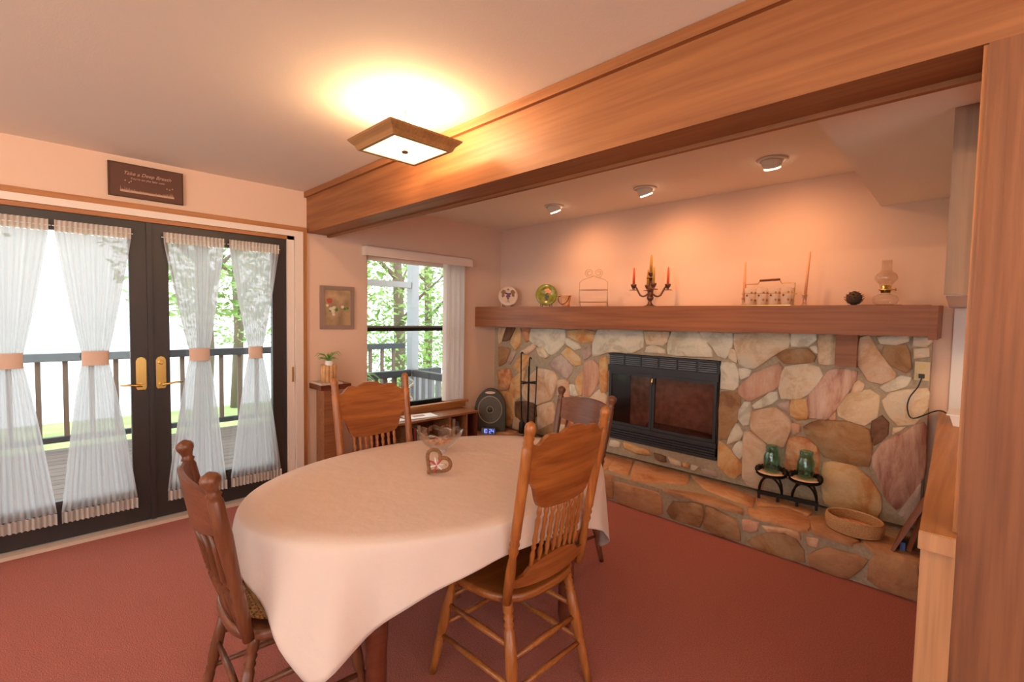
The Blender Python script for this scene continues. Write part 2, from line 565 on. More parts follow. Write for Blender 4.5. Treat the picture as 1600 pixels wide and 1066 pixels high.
def door_leaf(n, y0, y1, label, latch):
    d = empty('door_%d' % n, (-0.03, (y0 + y1) / 2, 0.03))
    d['kind'] = 'structure'
    d['label'] = label
    g0, g1, gz0, gz1 = y0 + 0.105, y1 - 0.105, 0.27, 1.93
    for a, b, nm in (((-0.05, y0, 0.03), (-0.008, g0, 2.04), 'stile'), ((-0.05, g1, 0.03), (-0.008, y1, 2.04), 'stile'),
                     ((-0.05, g0, 0.03), (-0.008, g1, gz0), 'bottom_rail'), ((-0.05, g0, gz1), (-0.008, g1, 2.04), 'top_rail')):
        part_w(B(a, b), nm, 'door_dark', d)
    part_w(B((-0.034, g0, gz0), (-0.028, g1, gz1)), 'glass_pane', 'pane', d)
    s = -1 if latch == y1 else 1
    # brass escutcheon with lever
    yc = latch + s * 0.052
    pl = [(-.022, -.105), (.022, -.105), (.028, -.09), (.028, .09), (.018, .108), (0, .115), (-.018, .108), (-.028, .09), (-.028, -.09)]
    zc = 1.03
    q = MB().prism(pl, lambda u, v, t: (t, yc + u, zc + v), -0.008, 0.0)
    h = part_w(q, 'lever_plate', 'brass', d)
    lv = MB()
    lv.tube([(-0.0, yc, 0.955), (0.035, yc, 0.955)], 0.011, 10)
    lv.tube([(0.035, yc, 0.955), (0.04, yc + s * 0.03, 0.957), (0.042, yc + s * 0.07, 0.966), (0.045, yc + s * 0.115, 0.966)], [0.009, 0.008, 0.007, 0.006], 8)
    lo = lv.build('lever', 'brass', h, True)
    if n == 2:
        MB().lathe([(0.016, 0), (0.016, 0.01), (0.011, 0.014)], (0, 0, 0), 14).build('thumb_lock', 'brass', h).matrix_local = Matrix.Translation((0.0, yc, 1.105)) @ Matrix.Rotation(PI / 2, 4, 'Y')
    for z in ((0.3, 1.05, 1.8) if False else ()):
        pass
    return d


door_leaf(1, -4.115, SEAM - 0.002, 'dark brown glazed french door with brass lever and no lock knob', SEAM - 0.002)
door_leaf(2, SEAM + 0.002, DY1 - 0.12, 'dark brown glazed french door with brass lever and thumb lock, nearest the window', SEAM + 0.002)
as_ = part_w(B((-0.008, SEAM - 0.014, 0.03), (0.004, SEAM + 0.014, 2.04)), 'astragal', 'door_dark', bpy.data.objects['door_2'])


def curtain(yc, wt, wm, wb, label, ytie, z_top=1.985, z_bot=0.14):
    c = empty('sheer_curtain', (0.022, yc, z_bot), 0, label, 'curtain', 'sheer curtains tied on the french doors')
    NU, NV = 72, 40
    ztie = 1.15

    def width(z):
        if z > ztie:
            t = (z - ztie) / (z_top - 0.07 - ztie)
            t = max(0, min(1, t))
            return wm + (wt - wm) * t ** 0.85
        t = (ztie - z) / (ztie - z_bot - 0.07)
        t = max(0, min(1, t))
        return wm + (wb - wm) * t ** 0.8

    def center(z):
        t = max(0, 1 - abs(z - ztie) / 0.85)
        return yc + (ytie - yc) * t

    def sheet(z0, z1, nv, amp, freq, xoff, ph=0.0):
        m = MB()
        vs = []
        for i in range(nv + 1):
            z = z0 + (z1 - z0) * i / nv
            wd = width(z)
            sq = 0.35 + 0.65 * wd / max(wt, wb)
            sq *= 1.5
            for j in range(NU + 1):
                u = j / NU
                a = 2 * PI * freq * u + ph
                x = xoff + amp * (math.sin(a) + 0.4 * math.sin(2.3 * a + 1)) / 1.4 * sq
                vs.append((x, center(z) + (u - 0.5) * wd, z))
        fs = [(i * (NU + 1) + j, i * (NU + 1) + j + 1, (i + 1) * (NU + 1) + j + 1, (i + 1) * (NU + 1) + j) for i in range(nv) for j in range(NU)]
        return m.add(vs, fs)
    part_w(sheet(z_bot + 0.07, z_top - 0.07, NV, 0.009, 12, 0.02), 'sheer_panel', 'sheer_curtain', c, True)
    part_w(sheet(z_top - 0.07, z_top, 4, 0.006, 15, 0.022, 1), 'header_ruffle', 'curtain_hem', c, True)
    part_w(sheet(z_bot, z_bot + 0.07, 4, 0.010, 15, 0.024, 2), 'hem_ruffle', 'curtain_hem', c, True)
    tb = MB()
    n = 20
    hw = wm * 0.5 + 0.008
    vs = []
    for z in (ztie - 0.045, ztie + 0.045):
        for j in range(n):
            a = 2 * PI * j / n
            vs.append((0.02 + 0.020 * math.sin(a), ytie + hw * math.cos(a), z))
    fs = [(j, (j + 1) % n, n + (j + 1) % n, n + j) for j in range(n)]
    part_w(tb.add(vs, fs), 'tie_band', 'tie_band', c, True)
    rod = MB().tube([(0.02, yc - wt / 2 - 0.01, z_top - 0.035), (0.02, yc + wt / 2 + 0.01, z_top - 0.035)], 0.003, 6)
    part_w(rod, 'curtain_rod', 'white_paint', c)


curtain(-2.598, 0.345, 0.085, 0.36, 'tied sheer white curtain on the french door, next to the window-side door frame', -2.598)
curtain(-2.985, 0.36, 0.11, 0.36, 'tied sheer white curtain on the window-side french door, beside its lever', -2.965)
curtain(-3.515, 0.36, 0.115, 0.37, 'tied sheer white curtain on the other french door, beside its lever', -3.525)
curtain(-3.905, 0.37, 0.13, 0.37, 'tied sheer white curtain on the other french door, on the side away from its lever', -3.915)

# ================================================================== WINDOW
wn = empty('window_1', (0, -1.1, WZ0))
wn['kind'] = 'structure'
F = 0.035
for a, b, nm in (((-.10, WY0, WZ0), (-.05, WY0 + F, WZ1), 'jamb'), ((-.10, WY1 - F, WZ0), (-.05, WY1, WZ1), 'jamb'), ((-.10, WY0, WZ1 - F), (-.05, WY1, WZ1), 'head'), ((-.10, WY0, WZ0), (-.05, WY1, WZ0 + F), 'bottom_rail')):
    part_w(B(a, b), nm, 'black_metal' if nm == 'bottom_rail' else 'white_frame', wn)
part_w(B((-.085, WY0 + F, 1.30), (-.04, WY1 - F, 1.335)), 'meeting_rail', 'black_metal', wn)
part_w(B((-.09, WY0 + F, 1.335), (-.07, WY1 - F, 1.352)), 'meeting_rail', 'screen_metal', wn)
part_w(B((-.075, WY0 + F, WZ0 + F), (-.070, WY1 - F, 1.30)), 'lower_pane', 'pane', wn)
part_w(B((-.090, WY0 + F, 1.352), (-.085, WY1 - F, WZ1 - F)), 'upper_pane', 'pane', wn)
st(MB().box((-.05, WY0 - 0.03, WZ0 - 0.025), (0.05, WY1 + 0.06, WZ0)).box((0, WY0 - 0.01, WZ0 - 0.075), (0.02, WY1 + 0.04, WZ0 - 0.025)).build('trim_2', 'trim_wood'))
vb = empty('vertical_blind', (0.05, -1.1, 1.98), 0, 'vertical blind drawn aside at the window, under a pinkish valance', 'blind')
vl = MB().box((0.055, -1.71, 1.98), (0.062, -0.473, 2.066)).box((0.0, -1.71, 1.98), (0.055, -1.704, 2.066)).box((0.0, -0.479, 1.98), (0.055, -0.473, 2.066)).box((0, -1.71, 2.062), (0.062, -0.473, 2.068))
part_w(vl, 'valance', 'white_frame', vb)
part_w(B((0.018, -1.69, 1.985), (0.04, -0.49, 2.01)), 'head_rail', 'white_paint', vb)
for i in range(12):
    y = -0.815 + i * 0.0218
    a = math.radians(78 + (i % 3) * 4)
    dx, dy = math.sin(a) * 0.042, math.cos(a) * 0.042
    m = MB().add([(0.03 - dx / 2, y - dy, 0.575), (0.03 + dx / 2, y + dy, 0.575), (0.03 + dx / 2, y + dy, 1.985), (0.03 - dx / 2, y - dy, 1.985),
                  (0.031 - dx / 2, y - dy + .001, 0.575), (0.031 + dx / 2, y + dy + .001, 0.575), (0.031 + dx / 2, y + dy + .001, 1.985), (0.031 - dx / 2, y - dy + .001, 1.985)],
                 [(0, 1, 2, 3), (7, 6, 5, 4), (0, 4, 5, 1), (1, 5, 6, 2), (2, 6, 7, 3), (3, 7, 4, 0)])
    part_w(m, 'slat', 'blind_vinyl', vb)

# ================================================================== STONE FIREPLACE
SY = -0.075
fp = empty('stone_fireplace', (1.9, 0, 0.22), 0, 'floor to mantel fieldstone fireplace wall with black insert', 'fireplace')
FX0, FX1, FZ0, FZ1 = 1.543, 2.545, 0.365, 1.147
HZ0 = 0.225
m = MB()
m.box((0.0, SY, HZ0), (FX0, -.002, 1.547)).box((FX1, SY, HZ0), (3.754, -.002, 1.547)).box((FX0, SY, HZ0), (FX1, -.002, FZ0)).box((FX0, SY, FZ1), (FX1, -.002, 1.547))
part_w(m, 'mortar_bed', 'mortar', fp)
ZA = (1080, 500, .28149)
ZB = (740, 500, .28149)
WALLST = [
 (ZA, 'stone_pale', [(45,65),(225,75),(228,110),(205,185),(190,215),(150,200),(120,140),(75,100)]),
 (ZA, 'stone_cream', [(210,150),(245,170),(253,240),(205,215)]),
 (ZA, 'stone_cream', [(240,75),(540,72),(540,150),(470,180),(400,230),(350,270),(270,245),(250,150)]),
 (ZA, 'stone_pale', [(553,75),(690,78),(700,105),(640,145),(555,148)]),
 (ZA, 'stone_brown', [(470,200),(510,170),(640,160),(690,205),(680,230),(520,243)]),
 (ZA, 'stone_pale', [(655,150),(697,138),(703,190),(690,180)]),
 (ZA, 'stone_cream', [(715,85),(803,80),(803,245),(712,245)]),
 (ZA, 'stone_peach', [(940,95),(985,85),(1025,170),(1130,300),(1135,318),(1050,355),(985,340),(960,280),(930,250),(935,150)]),
 (ZA, 'stone_pale', [(1030,95),(1210,85),(1205,115),(1140,135),(1045,130)]),
 (ZA, 'stone_brown', [(1070,145),(1190,138),(1215,270),(1195,295),(1110,250),(1060,190)]),
 (ZA, 'stone_cream', [(1230,90),(1340,88),(1345,120),(1310,145),(1225,148)]),
 (ZA, 'stone_cream', [(1230,158),(1345,153),(1350,205),(1230,222)]),
 (ZA, 'stone_pale', [(165,228),(240,240),(258,300),(255,370),(235,388),(165,380)]),
 (ZA, 'stone_pale', [(262,270),(335,280),(320,310),(270,335)]),
 (ZA, 'stone_rose', [(490,240),(497,265),(485,365),(320,452),(265,405),(270,380),(350,300)]),
 (ZA, 'stone_cream', [(520,260),(640,248),(715,265),(722,310),(700,350),(650,405),(600,435),(500,440),(490,380),(500,310)]),
 (ZA, 'stone_pink', [(765,278),(925,285),(905,330),(840,430),(760,535),(740,550),(655,545),(655,400),(730,340)]),
 (ZA, 'stone_peach', [(930,335),(955,360),(950,395),(880,412),(905,360)]),
 (ZA, 'stone_pale', [(1040,375),(1165,312),(1228,318),(1195,365),(1080,400)]),
 (ZA, 'stone_cream', [(1060,450),(1100,410),(1200,395),(1310,380),(1335,410),(1330,490),(1240,580),(1140,588),(1110,540),(1085,500)]),
 (ZA, 'stone_cream', [(815,490),(840,430),(990,390),(1045,420),(1025,500),(1030,545),(960,590),(880,560),(815,530)]),
 (ZA, 'stone_pale', [(335,480),(440,405),(472,400),(478,440),(400,480),(345,490)]),
 (ZA, 'stone_lilac', [(475,465),(545,448),(548,520),(500,485)]),
 (ZA, 'stone_orange', [(555,445),(640,440),(645,550),(590,553),(553,530)]),
 (ZA, 'stone_brown', [(160,400),(270,410),(265,470),(245,580),(195,660),(150,668),(155,540)]),
 (ZA, 'stone_pale', [(300,455),(325,455),(320,580),(290,590),(262,550),(270,500)]),
 (ZA, 'stone_peach', [(325,512),(470,490),(545,550),(553,600),(515,705),(445,700),(332,610)]),
 (ZA, 'stone_pale', [(200,690),(250,570),(290,625),(265,665)]),
 (ZA, 'stone_pale', [(270,675),(290,677),(287,740),(270,775),(230,720)]),
 (ZA, 'stone_peach', [(298,622),(325,620),(437,715),(430,780),(395,860),(385,935),(310,920),(285,880),(292,750)]),
 (ZA, 'stone_orange', [(150,675),(190,702),(278,810),(278,850),(235,885),(148,810)]),
 (ZA, 'stone_rust', [(545,655),(640,660),(695,700),(700,800),(690,880),(520,880),(530,740)]),
 (ZA, 'stone_brown', [(625,592),(720,562),(880,572),(985,612),(995,710),(985,820),(850,790),(740,760),(705,690),(645,640)]),
 (ZA, 'stone_dark', [(1005,562),(1060,530),(1090,570),(1085,640),(1012,705),(1003,640)]),
 (ZA, 'stone_cream', [(1115,602),(1200,592),(1115,640)]),
 (ZA, 'stone_pink', [(1010,760),(1060,690),(1290,570),(1310,600),(1310,880),(1200,990),(1140,1060),(1090,1000),(1050,880),(1015,810)]),
 (ZA, 'stone_orange', [(735,792),(880,802),(980,880),(1040,970),(1048,1060),(1030,1130),(735,1080),(730,900)]),
 (ZA, 'stone_rose', [(560,570),(605,578),(600,620),(565,645)]),
 (ZA, 'stone_rose', [(755,545),(800,512),(800,552),(780,560)]),
 (ZA, 'stone_lilac', [(1150,1075),(1210,1010),(1310,900),(1315,1160),(1200,1150)]),
 (ZB, 'stone_cream', [(135,45),(178,45),(155,110),(138,140)]),
 (ZB, 'stone_dark', [(182,42),(228,42),(195,110),(158,120)]),
 (ZB, 'stone_orange', [(233,50),(260,45),(258,130),(235,165),(205,130)]),
 (ZB, 'stone_rust', [(268,45),(302,45),(312,110),(290,125)]),
 (ZB, 'stone_pale', [(322,50),(505,55),(500,130),(430,195),(370,150),(310,110)]),
 (ZB, 'stone_peach', [(255,182),(335,128),(342,150),(300,187)]),
 (ZB, 'stone_cream', [(350,155),(385,148),(415,200),(400,215),(367,200)]),
 (ZB, 'stone_lilac', [(180,242),(210,170),(235,175),(200,247)]),
 (ZB, 'stone_orange', [(215,262),(262,195),(310,200),(295,245),(250,290)]),
 (ZB, 'stone_brown', [(135,150),(200,160),(175,235),(138,260)]),
 (ZB, 'stone_rust', [(135,280),(200,272),(212,330),(190,388),(138,385)]),
 (ZB, 'stone_orange', [(213,332),(255,300),(290,275),(250,430),(215,440),(200,392)]),
 (ZB, 'stone_peach', [(262,402),(302,320),(360,272),(440,287),(465,320),(458,350),(430,440),(350,470),(280,440)]),
 (ZB, 'stone_dark', [(230,455),(330,462),(345,480),(340,590),(280,600),(232,530)]),
 (ZB, 'stone_lilac', [(415,247),(480,195),(550,267),(520,325),(455,282)]),
 (ZB, 'stone_orange', [(487,185),(520,152),(590,217),(598,250),(560,255)]),
 (ZB, 'stone_orange', [(512,60),(620,55),(675,70),(660,120),(600,125),(525,90)]),
 (ZB, 'stone_pale', [(507,98),(580,137),(595,157),(560,167),(512,130)]),
 (ZB, 'stone_pale', [(690,55),(938,60),(940,150),(880,180),(750,178),(662,205),(667,130)]),
 (ZB, 'stone_lilac', [(602,172),(650,140),(652,190),(610,225)]),
 (ZB, 'stone_rose', [(615,240),(660,222),(690,250),(693,340),(640,420),(600,425),(608,330)]),
 (ZB, 'stone_orange', [(565,332),(603,280),(597,415),(580,418)]),
 (ZB, 'stone_pale', [(530,355),(557,362),(578,422),(537,418)]),
 (ZB, 'stone_orange', [(702,210),(738,200),(738,400),(710,405),(705,290)]),
 (ZB, 'stone_cream', [(948,65),(1088,65),(1075,120),(1050,140),(962,135)]),
 (ZB, 'stone_cream', [(957,152),(990,143),(1058,167),(1063,185),(945,180)]),
 (ZB, 'stone_pale', [(1100,65),(1243,65),(1298,130),(1328,208),(1080,190),(1087,120)]),
 (ZB, 'stone_peach', [(465,335),(510,332),(530,350),(532,435),(472,438)]),
 (ZB, 'stone_peach', [(645,432),(700,385),(735,420),(738,470),(662,442)]),
 (ZB, 'stone_orange', [(138,400),(200,400),(228,450),(225,545),(140,560)]),
 (ZB, 'stone_peach', [(475,450),(530,445),(558,520),(480,545)]),
 (ZB, 'stone_cream', [(562,430),(638,440),(648,520),(572,520)]),
 (ZB, 'stone_orange', [(662,452),(735,482),(735,600),(667,560)]),
 (ZB, 'stone_peach', [(352,482),(440,452),(460,560),(362,610)]),
 (ZB, 'stone_rust', [(480,560),(640,535),(735,610),(735,650),(490,625)]),
 (ZB, 'stone_cream', [(757,668),(810,680),(806,708),(750,700)]),
 (ZB, 'stone_orange', [(830,682),(970,726),(982,745),(900,737),(835,712)]),
 (ZB, 'stone_dark', [(998,738),(1063,762),(1067,790),(1010,772)]),
 (ZB, 'stone_cream', [(1075,758),(1148,790),(1148,812),(1092,795)]),
 (ZB, 'stone_orange', [(1157,790),(1196,800),(1190,822),(1162,815)]),
 (ZB, 'stone_cream', [(1205,805),(1250,815),(1222,838),(1203,832)]),
 (ZB, 'stone_lilac', [(1260,830),(1345,842),(1350,870),(1265,850)]),
]


def roughen(poly, n=2, amp=0.004):
    out = []
    k = len(poly)
    for i in range(k):
        a, b = Vector(poly[i]), Vector(poly[(i + 1) % k])
        L = (b - a).length
        nn = max(1, min(5, int(L / 0.05)))
        nrm = Vector((-(b - a).y, (b - a).x)).normalized() if L > 1e-6 else Vector((0, 0))
        for j in range(nn):
            t = j / nn
            off = 0 if j == 0 else random.uniform(-amp, amp) * 1.5
            out.append(a.lerp(b, t) + nrm * off)
    # soften corners
    k = len(out)
    return [(out[i - 1] * 0.12 + out[i] * 0.76 + out[(i + 1) % k] * 0.12) for i in range(k)]


def grow(poly, q):
    P = [Vector(p) for p in poly]
    k = len(P)
    area = sum(P[i].x * P[(i + 1) % k].y - P[(i + 1) % k].x * P[i].y for i in range(k))
    sg_ = 1 if area > 0 else -1
    out = []
    for i in range(k):
        a, b, c = P[i - 1], P[i], P[(i + 1) % k]
        n1 = Vector(((b - a).y, -(b - a).x)) * sg_
        n2 = Vector(((c - b).y, -(c - b).x)) * sg_
        n = (n1.normalized() if n1.length > 1e-6 else n1) + (n2.normalized() if n2.length > 1e-6 else n2)
        n = n.normalized() if n.length > 1e-3 else Vector((0, 0))
        out.append(tuple(b + n * q))
    return out


def slab(poly, fn, proud):
    """uneven stone: poly 2d, fn(u,v,d) to 3d, d measured outward"""
    poly = roughen(grow(poly, 0.013))
    c = sum(poly, Vector((0, 0))) / len(poly)
    k = len(poly)
    tq = .05 if proud > .0121 else .004
    tl = (random.uniform(-tq, tq), random.uniform(-tq, tq))

    def ins(p, q):
        d = p - c
        L = d.length
        return c + d * max(0.2, (L - q) / L)
    rings = [(0.0, -0.012), (0.001, proud * 0.7), (0.008, proud)]
    vs, fs = [], []
    for q, d in rings:
        for p in poly:
            r = ins(p, q)
            dd = d + ((r - c).x * tl[0] + (r - c).y * tl[1]) * (1 if d > 0 else 0)
            vs.append(fn(r.x, r.y, dd))
    vs.append(fn(c.x, c.y, proud * 1.12))
    for g in range(2):
        for i in range(k):
            j = (i + 1) % k
            fs.append((g * k + i, g * k + j, (g + 1) * k + j, (g + 1) * k + i))
    for i in range(k):
        fs.append((2 * k + i, 2 * k + (i + 1) % k, 3 * k))
    return MB().add(vs, fs)


for z, mat, pl in WALLST:
    pts = []
    for a, b in pl:
        P = U(z[0] + a * z[2], z[1] + b * z[2], 1, SY - 0.015)
        x, zz = min(max(P.x, 0.012), 3.76), P.z
        if FX0 - 0.01 < x < FX1 + 0.01 and FZ0 - 0.01 < zz < FZ1 + 0.01:     # keep clear of the insert
            dl = [x - FX0, FX1 - x, zz - FZ0, FZ1 - zz]
            k = dl.index(min(dl))
            if k == 0: x = FX0 - 0.012
            elif k == 1: x = FX1 + 0.012
            elif k == 2: zz = FZ0 - 0.012
            else: zz = FZ1 + 0.012
        pts.append((min(max(x, .025), 3.748), max(.245, min(zz, 1.385))))
    mb = slab(pts, lambda u, v, d: (u, SY - d, v), random.uniform(0.012, 0.030))
    o = part_w(mb, 'stone', mat, fp, True)
# low stones hidden in part by the table and chairs
for x0, x1, z0, z1, mat in ((0.02, .30, .24, .40, 'stone_orange'), (.32, .62, .23, .36, 'stone_peach'), (.64, .95, .23, .42, 'stone_brown'), (.97, 1.28, .24, .40, 'stone_cream'), (1.30, 1.52, .24, .36, 'stone_orange')):
    part_w(slab([(x0, z0), (x1, z0 + .01), (x1 - .01, z1), (x0 + .02, z1 - .01)], lambda u, v, d: (u, SY - d, v), 0.02), 'stone', mat, fp, True)
# wooden corbel under the mantel
part_w(B((3.290, SY - 0.06, 1.175), (3.405, SY, 1.40)), 'corbel', 'mantel_wood', fp)
# firebox insert
ins_ = empty('firebox_insert', (2.044, SY, FZ0), 0, 'black louvered metal fireplace insert with glass doors', 'fireplace insert')
ix0, ix1 = FX0 + .004, FX1 - .004
part_w(MB().box((ix0, SY, FZ0 + .004), (ix1, 0.30, FZ0 + .02)).box((ix0, SY, FZ1 - .02), (ix1, 0.30, FZ1 - .004)).box((ix0, SY, FZ0 + .02), (ix0 + .01, .30, FZ1 - .02)).box((ix1 - .01, SY, FZ0 + .02), (ix1, .30, FZ1 - .02)).box((ix0, .29, FZ0 + .02), (ix1, .30, FZ1 - .02)), 'firebox_shell', 'soot', ins_)
st_w = bpy.data.objects['wall_back']
bm_ = MB()
bm_.box((-0.14, 0, 0), (FX0, 0.14, 2.44)).box((FX1, 0, 0), (RX, 0.14, 2.44)).box((FX0, 0, FZ1), (FX1, 0.14, 2.44)).box((FX0, 0, 0), (FX1, 0.14, FZ0))
old = st_w.data
tmp = bm_.build('wall_tmp', 'wall_paint')
st_w.data = tmp.data
bpy.data.objects.remove(tmp)
IY = SY - 0.025
part_w(B((ix0, IY, 0.985), (ix1, SY + .01, 1.043)), 'hood_bar', 'firebox_black', ins_)
part_w(B((ix0, IY + .012, FZ0 + .005), (ix1, SY + .02, 0.395)), 'base_bar', 'firebox_black', ins_)
part_w(B((ix0, IY - .004, 0.470), (ix1, SY + .01, 0.505)), 'sill_bar', 'firebox_black', ins_)
part_w(B((ix0, IY, FZ1 - .016), (ix1, SY + .01, FZ1 - .004)), 'top_bar', 'firebox_black', ins_)
part_w(B((ix0, SY - .004, .985), (ix1, SY + .03, FZ1 - .01)), 'louver_back', 'firebox_black', ins_)
part_w(B((ix0, SY + .0, .39), (ix1, SY + .03, .475)), 'louver_back', 'firebox_black', ins_)
for i in range(6):
    xa = ix0 + .012 + i * (ix1 - ix0 - .012) / 6
    xb = xa + (ix1 - ix0 - .012) / 6 - .018
    for j in range(5):
        z = 1.052 + j * .0165
        part_w(MB().hexa([(xa, IY + .004, z), (xb, IY + .004, z), (xb, SY, z + .006), (xa, SY, z + .006), (xa, IY + .004, z + .006), (xb, IY + .004, z + .006), (xb, SY, z + .012), (xa, SY, z + .012)]), 'louver', 'louver_grey', ins_)
for j in range(3):
    z = .402 + j * .022
    part_w(B((ix0 + .01, IY + .004, z), (ix1 - .01, SY, z + .012)), 'louver', 'firebox_black', ins_)
xm = 1.985
for x0, x1 in ((ix0 + .012, xm - .002), (xm + .002, ix1 - .012)):
    dr = part_w(MB().box((x0, IY + .008, .507), (x0 + .022, SY, .983)).box((x1 - .022, IY + .008, .507), (x1, SY, .983)).box((x0 + .022, IY + .008, .507), (x1 - .022, SY, .53)).box((x0 + .022, IY + .008, .96), (x1 - .022, SY, .983)), 'glass_door', 'firebox_black', ins_)
    B((x0 + .022, IY + .014, .53), (x1 - .022, IY + .018, .96)).build('door_glass', 'fire_glass', dr)
    if x0 > xm:
        MB().tube([(xm + .012, IY - .014, .955), (xm + .012, IY - .018, .925), (xm + .008, IY - .016, .90)], [.005, .008, .005], 8).build('door_handle', 'brass', dr)
part_w(B((ix0 + .02, .27, FZ0 + .03), (ix1 - .02, .285, FZ1 - .05)), 'back_brick', 'firebrick', ins_)
lg = empty('fire_log', (2.2, .1, .42), 0, 'charred split log lying in the firebox behind the glass', 'log')
part_w(MB().tube([(1.85, .12, .485), (2.05, .10, .478), (2.25, .12, .475), (2.42, .14, .466)], [.05, .06, .055, .045], 9), 'log_body', 'log_bark', lg, True)
g = empty('log_grate', (2.15, .1, .385), 0, 'black iron grate under the log in the firebox', 'grate')
for k in range(5):
    part_w(MB().tube([(1.88 + k * .13, .0, .46), (1.88 + k * .13, .01, .405), (1.88 + k * .13, .22, .405), (1.88 + k * .13, .23, .46)], .008, 6), 'grate_bar', 'iron', g)
part_w(MB().tube([(1.85, .05, .393), (2.45, .05, .393)], .007, 6).tube([(1.85, .18, .393), (2.45, .18, .393)], .007, 6), 'cross_bar', 'iron', g)

# ---- hearth
HZ, HY = 0.22, -0.569
hr = empty('stone_hearth', (1.9, -.3, 0), 0, 'raised flagstone hearth along the foot of the fireplace', 'hearth')
part_w(B((0.0, HY + .012, 0.0), (3.80, -.002, HZ - .012)), 'mortar_core', 'mortar', hr)
ZC = (860, 680, .375)
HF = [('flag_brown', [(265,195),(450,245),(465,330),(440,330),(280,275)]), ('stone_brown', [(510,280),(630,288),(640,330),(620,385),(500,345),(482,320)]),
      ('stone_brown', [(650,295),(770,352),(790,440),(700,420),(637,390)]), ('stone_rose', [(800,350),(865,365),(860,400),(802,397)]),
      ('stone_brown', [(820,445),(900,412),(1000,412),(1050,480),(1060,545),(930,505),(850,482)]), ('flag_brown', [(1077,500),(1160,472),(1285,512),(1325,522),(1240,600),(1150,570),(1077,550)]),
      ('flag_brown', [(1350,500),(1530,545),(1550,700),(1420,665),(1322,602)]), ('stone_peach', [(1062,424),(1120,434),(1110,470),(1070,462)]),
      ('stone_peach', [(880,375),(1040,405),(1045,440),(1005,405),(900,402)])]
for mat, pl in HF:
    pts = []
    for a, b in pl:
        P = U(ZC[0] + a * ZC[2], ZC[1] + b * ZC[2], 1, HY)
        pts.append((min(P.x, 3.79), max(.012, min(P.z, HZ - .015))))
    part_w(slab(pts, lambda u, v, d: (u, HY + .012 - d, v), random.uniform(.012, .02)), 'stone', mat, hr, True)
for x0, x1, mat in ((0.02, .36, 'flag_brown'), (.38, .80, 'stone_brown'), (.82, 1.18, 'flag_brown'), (1.20, 1.62, 'stone_brown'), (1.64, 1.93, 'flag_brown')):
    part_w(slab([(x0, .015), (x1, .02), (x1 - .02, HZ - .02), (x0 + .03, HZ - .03)], lambda u, v, d: (u, HY + .012 - d, v), .015), 'stone', mat, hr, True)
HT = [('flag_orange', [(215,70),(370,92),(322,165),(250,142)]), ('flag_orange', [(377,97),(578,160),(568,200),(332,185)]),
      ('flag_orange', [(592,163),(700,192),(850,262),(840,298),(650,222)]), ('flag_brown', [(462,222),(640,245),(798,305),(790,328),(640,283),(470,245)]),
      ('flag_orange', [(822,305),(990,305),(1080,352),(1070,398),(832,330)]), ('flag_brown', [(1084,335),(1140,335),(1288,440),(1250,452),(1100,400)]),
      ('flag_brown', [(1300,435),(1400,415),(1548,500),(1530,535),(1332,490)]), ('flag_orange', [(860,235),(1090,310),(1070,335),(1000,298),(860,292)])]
for mat, pl in HT:
    pts = []
    for a, b in pl:
        P = U(ZC[0] + a * ZC[2], ZC[1] + b * ZC[2], 2, HZ)
        pts.append((min(max(P.x, .01), 3.79), max(HY + .004, min(P.y, SY - .03))))
    part_w(slab(pts, lambda u, v, d: (u, v, HZ - .012 + d), .012), 'stone', mat, hr, True)
for x0, x1, y0, y1, mat in ((.02, .5, HY + .01, -.32, 'flag_brown'), (.02, .45, -.30, -.11, 'flag_orange'), (.52, 1.0, HY + .01, -.34, 'flag_orange'), (.47, .98, -.32, -.11, 'flag_brown'), (1.02, 1.5, HY + .01, -.33, 'flag_brown'), (1.0, 1.46, -.31, -.11, 'flag_orange'), (1.52, 1.8, HY + .01, -.11, 'flag_orange')):
    part_w(slab([(x0, y0), (x1, y0 + .01), (x1 - .01, y1), (x0 + .015, y1 - .01)], lambda u, v, d: (u, v, HZ - .012 + d), .012), 'stone', mat, hr, True)

# ---- mantel
mt = empty('mantel_beam', (1.9, -.2, 1.35), 0, 'long rough cedar mantel beam above the stone fireplace', 'mantel')
MYF = -0.38
part_w(MB().hexa([(0.004, MYF, 1.345), (3.755, MYF, 1.388), (3.755, SY - .036, 1.388), (0.004, SY - .036, 1.345), (0.004, MYF, 1.548), (3.755, MYF, 1.548), (3.755, SY - .036, 1.548), (0.004, SY - .036, 1.548)]), 'beam_body', 'mantel_wood', mt)
part_w(MB().hexa([(0.004, MYF + .004, 1.548), (3.755, MYF + .004, 1.548), (3.755, -.002, 1.548), (.004, -.002, 1.548), (0.004, MYF + .004, 1.56), (3.755, MYF + .004, 1.56), (3.755, -.002, 1.56), (.004, -.002, 1.56)]), 'top_board', 'mantel_wood', mt)
part_w(MB().hexa([(3.755, MYF + .002, 1.370), (3.79, MYF + .002, 1.370), (3.79, -.002, 1.376), (3.755, -.002, 1.376), (3.755, MYF + .002, 1.556), (3.79, MYF + .002, 1.556), (3.79, -.002, 1.566), (3.755, -.002, 1.566)]), 'end_cap', 'mantel_wood', mt)
MZ = 1.56

